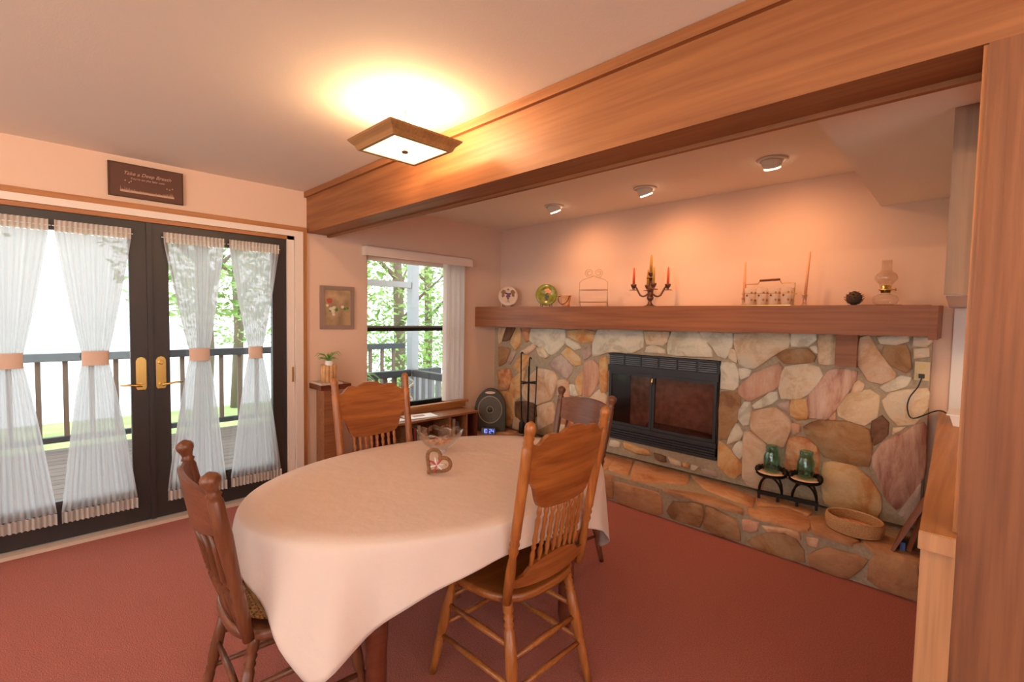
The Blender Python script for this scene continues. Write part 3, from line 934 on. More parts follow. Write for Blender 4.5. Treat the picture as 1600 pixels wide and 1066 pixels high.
# ================================================================== MANTEL ORNAMENTS
def disc_plate(loc, r, mat, label, tilt, decor):
    c = empty('decorative_plate', loc, .75, label, 'plate')
    L = Matrix.Translation((0, 0, 0))
    prof = [(0.0, 0.0), (r * .62, .001), (r * .70, .006), (r, .018), (r, .022), (r * .68, .011), (r * .6, .005), (0.0, .004)]
    mb = MB()
    n = 40
    vs = []
    R = Matrix.Rotation(PI / 2 - tilt, 4, 'X')
    for rr, z in prof:
        for j in range(n):
            a = 2 * PI * j / n
            vs.append(R @ Vector((rr * math.cos(a), rr * math.sin(a), z)) + Vector((0, 0, r * math.cos(tilt) + .012)))
    fs = []
    for i in range(len(prof) - 1):
        for j in range(n):
            fs.append((i * n + j, i * n + (j + 1) % n, (i + 1) * n + (j + 1) % n, (i + 1) * n + j))
    mb.add(vs, fs)
    p = mb.build('plate_body', mat, c, True)
    for nm, m2, shapes in decor:
        q = MB()
        for u, v, s in shapes:
            base = R @ Vector((u * r, v * r, .008 if (u * u + v * v) ** .5 < .62 else .016)) + Vector((0, 0, r * math.cos(tilt) + .012))
            nrm = R @ Vector((0, 0, 1))
            ax = R @ Vector((1, 0, 0))
            ay = R @ Vector((0, 1, 0))
            k = 8
            ring = [base + (ax * math.cos(2 * PI * j / k) + ay * math.sin(2 * PI * j / k)) * s * r for j in range(k)]
            q.add(ring + [base + nrm * .004], [(j, (j + 1) % k, k) for j in range(k)])
        q.build(nm, m2, p)
    # small easel
    e_ = MB()
    for s in (-1, 1):
        e_.tube([(s * r * .5, -.035, .03), (s * r * .5, -.03, .004), (s * r * .35, .02, .004), (s * r * .2, .05, r * .9)], .004, 6)
    e_.build('plate_easel', 'iron', c)
    return c


# sized from their place on the mantel: plate 1 spans pixels 766-800, plate 2 821-859
disc_plate((0.30, -.17, MZ), .105, 'plate_cream', 'cream plate painted with grapes and vine leaves on the mantel', .12,
           [('grape_leaf', 'vine_brown', [(-.5, .45, .25), (.5, .45, .25), (-.55, .1, .2), (.55, .15, .2), (0, .7, .1)]), ('grape_bunch', 'grape_purple', [(0, .2, .15), (-.1, 0, .13), (.12, .02, .13), (0, -.2, .12), (.2, .25, .12), (-.2, .3, .1)]), ('vine_stem', 'vine_brown', [(0, -.4, .06), (.08, -.5, .05), (-.08, -.55, .05), (.12, -.62, .04)])])
disc_plate((0.845, -.17, MZ), .108, 'plate_green', 'green plate painted with fruit and grapes on the mantel', .12,
           [('painted_fruit', 'fruit_orange', [(.1, .35, .18), (.3, .3, .17), (.15, .5, .15), (-.05, .45, .14)]), ('painted_grapes', 'pot_dark', [(0, .0, .13), (.12, -.1, .12), (-.05, -.2, .11), (.05, .12, .1), (.02, -.35, .1)])])
bk = empty('copper_pail', (1.115, -.20, MZ), 0, 'small peach copper pail with wire handle on the mantel', 'pail')
MB().lathe([(.040, 0), (.043, .03), (.052, .105), (.056, .107), (.056, .112), (.050, .112), (.046, .10), (.038, .008)], n=24).build('pail_body', 'copper_pail', bk, True)
MB().tube([(-.056, 0, .10)] + [(-.066 * math.cos(PI * i / 10), -.03 - .02 * math.sin(PI * i / 10), .10 - .075 * math.sin(PI * i / 10)) for i in range(11)] + [(.056, 0, .10)], .0032, 6).build('pail_handle', 'iron', bk, True)
ws = empty('wire_stand', (1.425, -.19, MZ), .45, 'two tier cream wire plate stand with scrolled top on the mantel', 'plate stand')
hw, H1 = .128, .225
for s in (-1, 1):
    MB().tube([(s * hw, -.06, .002), (s * hw, -.01, .10), (s * hw, 0, H1), (s * .10, 0, H1 + .022), (s * .03, 0, H1 + .045), (0, 0, H1 + .06)], .0035, 6).build('side_wire', 'wire_cream', ws, True)
    MB().tube([(s * hw, .05, .002), (s * hw, .0, .10)], .0035, 6).build('foot_wire', 'wire_cream', ws, True)
    pts = []
    for i in range(26):
        a = -PI / 2 + i * .42
        rr = .040 * (1 - i / 34)
        pts.append((s * (.042 + rr * math.cos(a) * -1 * -1), 0, H1 + .085 + rr * math.sin(a)))
    MB().tube([(0, 0, H1 + .06)] + pts, .0035, 6).build('scroll', 'wire_cream', ws, True)
for z in (.045, .155):
    MB().tube([(hw * math.cos(2 * PI * i / 28), .075 * math.sin(2 * PI * i / 28), z) for i in range(28)], .0035, 6, True).build('tier_ring', 'wire_cream', ws, True)
    MB().lathe([(hw * .97, 0), (hw * .97, .003)], (0, 0, z), 28, True, 1, .58).build('tier_tray', 'wire_cream', ws)
# candelabra
ca = empty('candelabra', (2.0, -.20, MZ), .45, 'bronze four arm candelabra with red and gold candles on the mantel', 'candelabra')
MB().lathe([(.052, 0), (.052, .006), (.03, .012), (.016, .03), (.012, .045), (.024, .06), (.028, .075), (.018, .10), (.012, .115), (.02, .13), (.028, .145), (.016, .16), (.012, .20), (.014, .235)], n=18).build('stem', 'bronze', ca, True)
def cup(x, y, z, parent):
    MB().lathe([(.034, 0), (.034, .004), (.010, .006), (.010, .016), (.020, .03), (.024, .045), (.024, .05), (.014, .05)], (x, y, z), 16).build('candle_cup', 'bronze', parent, True)
def candle(x, y, z, h, mat, parent, r=.0105):
    MB().lathe([(r, 0), (r * .9, h * .6), (r * .55, h * .93), (r * .15, h)], (x, y, z), 12).build('candle', mat, parent, True)
for (dx, dy, mat, hh) in ((-.136, 0.01, 'candle_red', .145), (.136, -.01, 'candle_red', .145), (.028, -.105, 'candle_gold', .14), (-.028, .105, 'candle_gold', .14)):
    L = math.hypot(dx, dy)
    ux, uy = dx / L, dy / L
    arm = [(ux * t * L, uy * t * L, .125 - .04 * math.sin(PI * min(1, t * 1.2)) + (.055 * max(0, t - .6) / .4)) for t in [i / 10 for i in range(11)]]
    MB().tube(arm, .0075, 8).build('arm', 'bronze', ca, True)
    cup(dx, dy, .135, ca)
    candle(dx, dy, .18, hh, mat, ca)
cup(0, 0, .232, ca)
candle(0, 0, .276, .150, 'candle_gold', ca, .012)
# two tall peach candles in glass holders
def tall_candle(x, y, hold_h, h, lean, label):
    t = empty('glass_candlestick', (x, y, MZ), 0, label, 'candlestick', 'tall peach candles on the mantel')
    MB().lathe([(.020, 0), (.020, .006), (.013, .02), (.013, hold_h * .6), (.019, hold_h), (.013, hold_h), (.010, hold_h * .7), (.010, .012)], n=14).build('glass_holder', 'crystal', t, True)
    MB().tube([(0, 0, hold_h * .5), (lean * .5, 0, hold_h + h * .5), (lean, 0, hold_h + h * .96), (lean * 1.02, 0, hold_h + h)], [.0095, .008, .0055, .001], 10).build('candle', 'candle_peach', t, True)
tall_candle(2.735, -.20, .062, .255, .004, 'short slim peach candle in a glass holder, left of the glasses carrier on the mantel')
tall_candle(3.118, -.20, .075, .285, .018, 'taller leaning peach candle in a glass holder, between carrier and oil lamp')
# drinking glasses in a wire carrier
gc = empty('glass_carrier', (2.905, -.21, MZ), 0, 'brass wire carrier with a wooden grip holding eight tumblers', 'carrier')
MB().tube([(-.155, -.075, .085), (.155, -.075, .085), (.155, .075, .085), (-.155, .075, .085)], .0018, 6, True).build('upper_ring', 'brass', gc)
MB().box((-.155, -.075, .002), (.155, .075, .006)).build('carrier_floor', 'brass', gc)
for s in (-1, 1):
    MB().tube([(s * .155, 0, .004), (s * .155, 0, .155), (s * .075, 0, .155), (s * .062, 0, .178)], .0035, 6).build('upright', 'brass', gc)
MB().tube([(-.064, 0, .178), (.064, 0, .182)], .008, 8).build('grip', 'dark_oak', gc)
g0 = None
for i in range(4):
    for j in range(2):
        loc = (2.905 - .114 + i * .076, -.21 - .037 + j * .074, MZ + .007)
        if g0 is None:
            g0 = empty('tumbler', loc, 0, 'clear tumbler with brown leaf print standing in the wire carrier', 'glass', 'tumblers in the wire carrier')
            MB().lathe([(.029, 0), (.034, .118), (.032, .118), (.027, .006), (.0, .006)], n=20, cap=False).build('glass_body', 'frost_glass', g0, True)
            pm = MB()
            for k in range(7):
                a = k * 2 * PI / 7
                for (zz, s_) in ((.035 + .03 * (k % 2), .009), (.085 - .02 * (k % 2), .008)):
                    c0 = Vector((math.cos(a) * .0335, math.sin(a) * .0335, zz))
                    tu = Vector((-math.sin(a), math.cos(a), 0))
                    pm.add([c0 - tu * s_, c0 + Vector((0, 0, -s_)), c0 + tu * s_, c0 + Vector((0, 0, s_))], [(0, 1, 2, 3)])
            pm.build('leaf_print', 'vine_brown', g0)
        else:
            copy_tree(g0).location = loc
# pine cone beside oil lamp on a dark tray
tag(MB().box((3.36, -.24, MZ), (3.62, -.10, MZ + .006)).build('dark_tray', 'iron'), 'thin dark tray under the oil lamp on the mantel', 'tray')
pc = empty('pine_cone', (3.385, -.19, MZ + .007), 0, 'round dark brown pine cone on the mantel beside oil lamp', 'pine cone')
MB().lathe([(.012, 0), (.032, .012), (.042, .035), (.040, .055), (.026, .075), (.006, .086)], n=14).build('cone_core', 'pinecone', pc, True)
for k in range(48):
    t = k / 48
    z = .008 + t * .072
    r = .041 * math.sin(PI * (0.16 + .74 * t)) + .004
    a = k * 2.4
    c0 = Vector((r * math.cos(a), r * math.sin(a), z))
    o1 = Vector((math.cos(a), math.sin(a), .5)) * .012
    tu = Vector((-math.sin(a), math.cos(a), 0)) * .008
    MB().add([c0 - tu, c0 + tu, c0 + o1, c0 + Vector((0, 0, -.006))], [(0, 1, 2), (1, 0, 3), (0, 2, 3), (2, 1, 3)]).build('cone_scale', 'pinecone', pc)
ol = empty('oil_lamp', (3.535, -.165, MZ + .007), 0, 'clear glass oil lamp with brass burner and chimney on the mantel', 'oil lamp')
MB().lathe([(.035, 0), (.058, .008), (.066, .03), (.060, .05), (.035, .064), (.022, .07), (.022, .075)], n=24).build('font', 'lamp_glass', ol, True)
MB().lathe([(.024, .072), (.026, .085), (.036, .088), (.036, .094), (.026, .098), (.028, .112), (.018, .118)], n=20).build('burner', 'brass', ol, True)
MB().tube([(.025, 0, .09), (.05, 0, .09)], .003, 6).tube([(.05, 0, .082), (.05, 0, .098)], .004, 6).build('wick_knob', 'brass', ol)
MB().lathe([(.030, .112), (.034, .125), (.056, .150), (.058, .165), (.048, .185), (.030, .20), (.025, .215), (.026, .268), (.024, .268), (.023, .214), (.028, .198), (.046, .183), (.055, .164), (.032, .126)], n=24, cap=False).build('chimney', 'lamp_glass', ol, True)

# ================================================================== HEARTH THINGS
jx, jy = 3.075, -.225
hs = empty('iron_jar_stand', (jx, jy, HZ + .004), 0.12, 'black wrought iron stand of arches holding two jars on the hearth', 'stand')
MB().box((-.18, -.008, .03), (.18, .008, .058)).build('base_bar', 'iron', hs)
for x in (-.17, -.055, .06, .17):
    MB().box((x - .008, -.006, 0), (x + .008, .006, .03)).build('foot', 'iron', hs)
for cx_ in (-.10, .10):
    for yy in (-.05, .05):
        MB().tube([(cx_ + .07 * math.cos(PI * i / 12), yy * math.sin(PI * i / 12), 0.05 + .125 * math.sin(PI * i / 12)) for i in range(13)], .007, 8).build('arch', 'iron', hs, True)
    MB().lathe([(.0, 0), (.085, .0), (.095, .010), (.093, .014), (.083, .005), (0, .004)], (cx_, 0, .175), 28).build('tray', 'iron', hs, True)
    fr = MB()
    for k in range(9):
        a = -.1 + PI * k / 8 * 1.05
        fr.lathe([(.004, 0), (.016, .012), (.018, .03), (.01, .045)], (cx_ + .085 * math.cos(a), .085 * math.sin(a), .183), 8)
    fr.build('scroll_back', 'iron', hs, True)
for k, cx_ in enumerate((-.10, .10)):
    wx, wy = jx + cx_ * math.cos(.12), jy + cx_ * math.sin(.12)
    tag(MB().lathe([(0, 0), (.078, 0), (.086, .002), (.078, .004), (0, .004)], (wx, wy, HZ + .199), 14).build('doily', 'doily', smooth=False), 'cream crocheted doily under the %s teal jar on the iron stand' % ('first' if k == 0 else 'second'), 'doily', 'doilies under the jars')['label'] = ('cream scalloped doily under the teal jar nearer the firebox', 'cream scalloped doily under the teal jar nearer the basket')[k]
    jr = empty('glass_jar', (wx, wy, HZ + .204), 0, ('teal glass canning jar on the iron stand, nearer the firebox', 'teal glass canning jar on the iron stand, nearer the basket')[k], 'jar', 'teal jars')
    MB().lathe([(r_ * 1.1, z_ * 1.3) for r_, z_ in [(.040, 0), (.046, .006), (.047, .03), (.046, .085), (.036, .105), (.035, .108), (.038, .112), (.035, .118), (.038, .126), (.036, .14), (.033, .14), (.034, .106), (.043, .084), (.044, .01), (0, .006)]], n=24, cap=False).build('jar_body', 'teal_glass', jr, True)
# coiled basket
bs = empty('coiled_basket', (3.475, -.385, HZ + .004), -.2, 'round coiled straw basket with reddish lining on the hearth', 'basket')
for k in range(9):
    z = .006 + k * .0095
    rr = .118 + .010 * math.sin(k / 8 * PI * .8)
    MB().tube([(rr * 1.12 * math.cos(2 * PI * i / 36), rr * .88 * math.sin(2 * PI * i / 36), z) for i in range(36)], .0065, 6, True).build('coil', 'wicker', bs, True)
MB().lathe([(0, .002), (.115, .002), (.115, .010), (0, .014)], n=30, sx=1.12, sy=.88).build('basket_floor', 'wicker', bs)
MB().lathe([(0, .026), (.108, .026), (.1, .034), (0, .040)], n=30, sx=1.1, sy=.86).build('liner', 'basket_liner', bs)
# leaning framed picture at the hearth's end
ff = empty('leaning_frame', (3.70, -.40, HZ + .004), 0, 'reddish wooden board leaning against the peninsula at the end of the hearth', 'board')
BN = Vector((3.665, -.535, HZ + .008))
BF = U(1395, 822, 2, HZ + .004)
BF = Vector((3.668, min(-.20, max(-.36, BF.y)), HZ + .008))
TN = Vector((3.792, -.50, HZ + .314))
TF = TN + (BF - BN)
nb = (BF - BN).cross(TN - BN).normalized() * .016
if nb.x < 0:
    nb = -nb
def lp(a, b):       # point of the board: a along its foot, b up its slope
    return BN + (BF - BN) * a + (TN - BN) * b
def bar(a0, a1, b0, b1, name, mat, k0=0.0, k1=1.0):
    q = [lp(a0, b0), lp(a1, b0), lp(a1, b1), lp(a0, b1)]
    o_ = MB().hexa([v + nb * k0 for v in q] + [v + nb * k1 for v in q]).build(name, mat, ff)
    o_.location = -ff.location
bar(0, 1, 0, .12, 'frame_bar', 'frame_red')
bar(0, 1, .88, 1, 'frame_bar', 'frame_red')
bar(0, .12, .12, .88, 'frame_bar', 'frame_red')
bar(.88, 1, .12, .88, 'frame_bar', 'frame_red')
bar(.12, .88, .12, .88, 'panel', 'mantel_wood', .1, .8)
part_w(MB().tube([(3.735, -.47, HZ + .004), (3.775, -.45, HZ + .20)], .012, 6), 'prop_leg', 'frame_red', ff)
part_w(B((3.70, -.49, HZ + .004), (3.722, -.44, HZ + .05)), 'blue_block', 'frame_blue', ff)
# outlet + cord
ot = empty('wall_outlet', (3.719, SY - .02, 1.178), 0, 'cream outlet plate with black plug set in the stonework', 'outlet')
MB().box((-.034, -.006, -.055), (.034, .018, .055)).build('plate', 'outlet', ot)
for z in (-.025, .025):
    MB().lathe([(.015, 0), (.015, .002)], n=14).build('socket', 'yellow_plate', ot).matrix_local = Matrix.Translation((0, -.006, z)) @ Matrix.Rotation(PI / 2, 4, 'X')
MB().box((-.013, -.03, -.04), (.013, -.0085, -.016)).build('plug', 'cord_black', ot)
P0 = U(1441, 586, 1, SY - .045)
cpts = [Vector((P0.x, SY - .045, 1.145))]
for (px, py, yy) in ((1434, 605, SY - .05), (1421, 622, SY - .05), (1418, 640, SY - .05), (1427, 654, SY - .06)):
    cpts.append(U(px, py, 1, yy))
cpts += [Vector((3.80, -.15, .962)), Vector((3.86, -.24, .958)), Vector((3.93, -.3, .955))]
sm = []
for i in range(len(cpts) - 1):
    p0, p1, p2, p3 = cpts[max(0, i - 1)], cpts[i], cpts[i + 1], cpts[min(len(cpts) - 1, i + 2)]
    for k in range(5):
        t = k / 5
        sm.append(0.5 * ((2 * p1) + (p2 - p0) * t + (2 * p0 - 5 * p1 + 4 * p2 - p3) * t * t + (3 * p1 - p0 - 3 * p2 + p3) * t ** 3))
sm.append(cpts[-1])
tag(MB().tube(sm, .004, 6).build('power_cord', 'cord_black', None, True), 'black power cord from stone wall outlet to the counter', 'cord')

# fireplace tools
ft = empty('fireplace_tools', (0.72, -.27, HZ + .004), 0, 'black iron fireplace tool set with poker, shovel, brush and tongs', 'tool set')
MB().lathe([(.10, 0), (.10, .012), (.03, .025), (.012, .04)], n=20).build('base', 'iron', ft, True)
MB().tube([(0, 0, .03), (0, 0, .74)], .009, 8).build('upright', 'iron', ft)
MB().box((-.10, -.012, .565), (.10, .012, .577)).box((-.012, -.10, .565), (.012, .10, .577)).build('hanger', 'iron', ft)
for (x, y, top, hook) in ((-.055, -.055, .86, True), (.05, -.06, .74, False), (.075, .03, .74, False), (-.05, .06, .80, True)):
    tm = MB().tube([(x * .8, y * .8, .14), (x, y, .5), (x * 1.05, y * 1.05, top)], .006, 8)
    if hook:
        tm.tube([(x * 1.05 + .012 - .012 * math.cos(a * .5), y * 1.05, top + .02 * math.sin(a * .5)) for a in range(7)], .006, 8)
    tm.build('tool_rod', 'iron', ft, True)
MB().hexa([(.015, -.075, .02), (.085, -.085, .02), (.085, -.07, .03), (.015, -.06, .03), (.02, -.068, .17), (.08, -.078, .17), (.08, -.066, .17), (.02, -.056, .17)]).build('shovel_pan', 'iron', ft)
MB().lathe([(.018, .05), (.032, .06), (.028, .16), (.012, .19)], (-.044, -.044, 0), 12).build('brush_head', 'iron', ft, True)

# box fan and clock at the end of the hearth
fn = empty('oval_fan', (0.21, -.32, HZ + .004), .72, 'dark grey tombstone shaped electric fan with carry handle', 'fan')
sil = [(-.17, 0)] + [(-.17 - .012 * math.sin(PI * i / 5), .06 * i) for i in range(1, 4)]
arc = [(.165 * math.cos(PI - PI * i / 16), .23 + .225 * math.sin(PI * i / 16)) for i in range(17)]
sil = [(-.165, 0)] + arc + [(.165, 0)]
MB().prism(sil, lambda u, v, d: (u, d, v), -.05, .05).build('housing', 'fan_body', fn)
MB().prism([(.055 * math.cos(2 * PI * i / 16), .418 + .014 * math.sin(2 * PI * i / 16)) for i in range(16)], lambda u, v, d: (u, d, v), -.0525, .0525).build('handle_slot', 'plate_cream', fn)
MB().tube([(.128 * math.cos(2 * PI * i / 32), -.052, .235 + .145 * math.sin(2 * PI * i / 32)) for i in range(32)], .005, 6, True).build('trim_ring', 'fan_ring', fn, True)
MB().prism([(.122 * math.cos(2 * PI * i / 28), .235 + .14 * math.sin(2 * PI * i / 28)) for i in range(28)], lambda u, v, d: (u, d, v), -.053, -.05).build('grille', 'fan_grille', fn)
for q in range(5):
    r = .03 + q * .02
    MB().tube([(r * math.cos(2 * PI * i / 28), -.055, .235 + r * 1.12 * math.sin(2 * PI * i / 28)) for i in range(28)], .0018, 5, True).build('grille_ring', 'fan_body', fn)
MB().lathe([(.0, 0), (.03, 0), (.028, .012), (.0, .014)], n=18).build('hub', 'fan_body', fn, True).matrix_local = Matrix.Translation((0, -.053, .235)) @ Matrix.Rotation(PI / 2, 4, 'X')
MB().tube([(.034 * math.cos(2 * PI * i / 20), -.056, .235 + .036 * math.sin(2 * PI * i / 20)) for i in range(20)], .004, 6, True).build('hub_ring', 'fan_ring', fn)
ck = empty('digital_clock', (0.315, -.44, HZ + .004), .72, 'small black digital clock with glowing blue digits before the fan', 'clock')
MB().hexa([(-.075, -.03, 0), (.075, -.03, 0), (.075, .03, 0), (-.075, .03, 0), (-.072, -.015, .065), (.072, -.015, .065), (.072, .025, .065), (-.072, .025, .065)]).build('clock_case', 'clock_body', ck)
def seg_digit(mb, cx_, cz, s, w_, h_):
    segs = {'a': (0, h_, w_, 0), 'g': (0, 0, w_, 0), 'd': (0, -h_, w_, 0), 'f': (-w_, h_ / 2, 0, h_ / 2), 'b': (w_, h_ / 2, 0, h_ / 2), 'e': (-w_, -h_ / 2, 0, h_ / 2), 'c': (w_, -h_ / 2, 0, h_ / 2)}
    for k in s:
        x, z, a, b = segs[k]
        mb.box((cx_ + x - a - .0022, -.0345 + (cz + z) * .2, cz + z - b - .0022), (cx_ + x + a + .0022, -.0285 + (cz + z) * .2, cz + z + b + .0022))
dg_ = MB()
seg_digit(dg_, -.05, .033, 'bc', .009, .018)
seg_digit(dg_, -.024, .033, 'abcdef', .009, .018)
seg_digit(dg_, .020, .033, 'abged', .009, .018)
seg_digit(dg_, .048, .033, 'fgbc', .009, .018)
dg_.build('display_digits', 'clock_digit', ck)

# ================================================================== BOOKCASE + PEDESTAL
bc = empty('low_bookcase', (.16, -1.15, 0), 0, 'low open bookcase of reddish wood under the window', 'bookcase')
BX, BY0, BY1, BZ = .31, -1.80, -.582, .487
part_w(B((.012, BY0, BZ - .02), (BX, BY1, BZ)), 'top', 'bookcase_wood', bc)
part_w(B((.012, BY0, .02), (BX - .01, BY0 + .02, BZ - .02)), 'side_panel', 'bookcase_wood', bc)
part_w(B((.012, BY1 - .02, .02), (BX - .01, BY1, BZ - .02)), 'side_panel', 'cherry', bc)
for y in (-1.38, -.93, -.72):
    part_w(B((.02, y - .009, .04), (BX - .015, y + .009, BZ - .02)), 'divider', 'bookcase_wood', bc)
part_w(B((.012, BY0 + .02, .02), (BX - .015, BY1 - .02, .04)), 'bottom_shelf', 'bookcase_wood', bc)
part_w(B((.012, BY0 + .02, .24), (BX - .02, -.72, .255)), 'middle_shelf', 'bookcase_wood', bc)
part_w(B((.004, BY0, .02), (.012, BY1, BZ - .02)), 'back_panel', 'cherry', bc)
BL = {'book_a': 'black', 'book_b': 'tan', 'book_c': 'dark red'}
bays = [(-1.78, -1.39, 'low bookcase bay by the pedestal'), (-1.37, -.94, 'wide middle bay of the low bookcase'), (-.92, -.73, 'narrow bay of the low bookcase'), (-.71, -.605, 'end bay of the low bookcase by the fan')]
for bi, (y0, y1, where) in enumerate(bays):
    y = y0 + .01
    k = 0
    while y < y1 - .04 and k < 3:
        th = random.uniform(.02, .045)
        hgt = random.uniform(.13, .17)
        zb = .256 if bi < 3 else .041
        mt_ = ('book_b', 'book_a', 'book_c')[(k + bi) % 3]
        b_ = empty('book', (.14, y + th / 2, zb), 0, '%s book standing in the %s' % (BL[mt_], where), 'book', 'books in the low bookcase')
        MB().box((-.10, -th / 2, 0), (.10, -th / 2 + .003, hgt)).box((-.10, th / 2 - .003, 0), (.10, th / 2, hgt)).box((.097, -th / 2, 0), (.10, th / 2, hgt)).build('cover', mt_, b_)
        MB().box((-.098, -th / 2 + .003, .004), (.097, th / 2 - .003, hgt - .004)).build('page_block', 'paper', b_)
        y += th + .004
        k += 1
pp_ = [(-1.62, -1.40, .235, 'open white booklet on the bookcase top, nearest the pedestal'), (-1.36, -1.05, .225, 'printed white leaflet on the bookcase top, under the window')]
for i, (y0, y1, x1, lab) in enumerate(pp_):
    q = empty('paper_sheet', (.17, (y0 + y1) / 2, BZ + .001), .12 - .3 * i, lab, 'paper', 'papers on the bookcase')
    hy = (y1 - y0) / 2
    MB().hexa([(-.09, -hy, 0), (.09, -hy, 0), (.09, hy, 0), (-.09, hy, 0), (-.09, -hy, .006), (.09, -hy, .004), (.09, hy, .007), (-.09, hy, .005)]).build('sheet', 'paper', q)
    if i == 1:
        MB().hexa([(-.03, -.07, .0066), (.03, -.07, .0060), (.03, .05, .0068), (-.03, .05, .0066), (-.03, -.07, .0074), (.03, -.07, .0074), (.03, .05, .0078), (-.03, .05, .0076)]).build('printed_picture', 'paper_print', q)

pd = empty('plant_pedestal', (.13, -2.085, 0), 0, 'narrow wooden pedestal with a stone topped shelf by the door casing', 'pedestal')
part_w(B((.05, -2.145, 0.0), (.20, -2.02, .835)), 'column', 'bookcase_wood', pd)
part_w(B((.008, -2.185, .835), (.235, -1.93, .878)), 'shelf', 'cherry', pd)
part_w(B((.012, -2.18, .878), (.23, -2.0, .892)), 'stone_top', 'slate_top', pd)
pt = empty('bamboo_planter', (.13, -2.075, .893), 0, 'little planter of upright bamboo sticks holding an air plant', 'planter')
for k in range(11):
    a = 2 * PI * k / 11
    MB().tube([(.05 * math.cos(a), .05 * math.sin(a), 0), (.05 * math.cos(a), .05 * math.sin(a), .135 + .006 * (k % 2))], .0155, 8).build('bamboo_stick', 'bamboo', pt, True)
MB().lathe([(.02, .10), (.034, .13), (.03, .17), (.02, .175)], n=14).build('inner_pot', 'dish_white', pt, True)
ap = empty('air_plant', (.13, -2.075, 1.070), 0, 'small spiky green air plant in the bamboo planter', 'plant')
for k in range(16):
    a = k * 2.4
    L = .07 + .03 * random.random()
    e1 = .9 + .6 * random.random() if k % 2 else .4
    pts = [(0, 0, 0), (L * .4 * math.cos(a), L * .4 * math.sin(a), L * .5 * e1), (L * .9 * math.cos(a), L * .9 * math.sin(a), L * .6 * e1), (L * 1.2 * math.cos(a), L * 1.2 * math.sin(a), L * .35 * e1)]
    MB().tube(pts, [.006, .005, .003, .001], 5).build('leaf', 'air_plant', ap, True)

# ================================================================== WALL DECOR
sg = empty('wall_plaque', (0.003, -3.246, 2.289), 0, 'brown wall plaque with pale lettering over the french doors', 'sign')
part_w(B((.003, -3.441, 2.186), (.022, -3.051, 2.393)), 'board', 'plaque', sg)
part_w(MB().box((.003, -3.4445, 2.183), (.0245, -3.436, 2.396)).box((.003, -3.056, 2.183), (.0245, -3.048, 2.396)).box((.003, -3.436, 2.183), (.0245, -3.056, 2.189)).box((.003, -3.436, 2.39), (.0245, -3.056, 2.396)), 'border', 'plaque_edge', sg)
RM = Matrix(((0, 0, 1, 0), (1, 0, 0, 0), (0, 1, 0, 0), (0, 0, 0, 1)))
t1 = text_mesh('lettering', 'Take a Deep Breath', .031, 'plaque_print', sg, Matrix.Translation((.0235, -3.243, 2.335)) @ RM, .35)
t1.location = -sg.location
t2 = text_mesh('lettering', "You're on the lake now", .019, 'plaque_print', sg, Matrix.Translation((.0235, -3.243, 2.305)) @ RM, .2)
t2.location = -sg.location
gm = MB().box((.022, -3.385, 2.214), (.0235, -3.100, 2.226))
for k in range(60):
    y = -3.383 + k * .0047
    c_ = abs(k - 30) / 30
    h = .004 + (.028 * c_ ** 2 + .006) * random.random()
    gm.add([(.0235, y - .0014, 2.224), (.0235, y + .0014, 2.224), (.0235, y + random.uniform(-.004, .004), 2.226 + h)], [(0, 1, 2)])
for (y, z) in ((-3.36, 2.285), (-3.34, 2.275), (-3.33, 2.284), (-3.14, 2.272), (-3.125, 2.268), (-3.11, 2.276)):
    gm.add([(.0235, y - .004, z), (.0235, y + .003, z - .002), (.0235, y + .004, z + .005), (.0235, y - .001, z + .006)], [(0, 1, 2, 3)])
part_w(gm, 'grass_print', 'plaque_print', sg)

pf = empty('flower_picture', (0.003, -1.947, 1.51), 0, 'small grey framed flower painting beside the window', 'picture')
y0, y1, z0, z1 = -2.096, -1.797, 1.326, 1.692
part_w(MB().box((.003, y0, z0), (.025, y0 + .032, z1)).box((.003, y1 - .032, z0), (.025, y1, z1)).box((.003, y0 + .032, z0), (.025, y1 - .032, z0 + .032)).box((.003, y0 + .032, z1 - .032), (.025, y1 - .032, z1)), 'frame', 'picture_frame', pf)
part_w(B((.003, y0 + .03, z0 + .03), (.014, y1 - .03, z1 - .03)), 'canvas', 'mat_paint', pf)
def blob(y, z, s, n=7):
    return MB().add([(.0150, y + s * math.cos(2 * PI * i / n) * (1 + .3 * (i % 2)), z + s * math.sin(2 * PI * i / n)) for i in range(n)] + [(.0165, y, z)], [(i, (i + 1) % n, n) for i in range(n)])
part_w(blob(-2.015, 1.565, .024), 'red_bloom', 'flower_red', pf)
for (y, z, s) in ((-2.035, 1.525, .012), (-2.0, 1.495, .018), (-1.975, 1.507, .016), (-1.985, 1.475, .016), (-1.98, 1.45, .013), (-1.9, 1.515, .014)):
    part_w(blob(y, z, s), 'white_petal', 'flower_white', pf)
for (y, z, s) in ((-1.955, 1.49, .014), (-1.88, 1.50, .012), (-1.855, 1.505, .012), (-2.01, 1.48, .01)):
    part_w(blob(y, z, s), 'painted_leaf', 'leaf', pf)

# ================================================================== LIGHT FIXTURES
def pt_light(name, loc, power, col, r=.04, parent=None):
    l = bpy.data.lights.new(name, 'POINT')
    l.energy = power
    l.color = col
    l.shadow_soft_size = r
    o = bpy.data.objects.new(name, l)
    COL.objects.link(o)
    o.location = loc
    return o


WARM = (1.0, 0.66, 0.38)


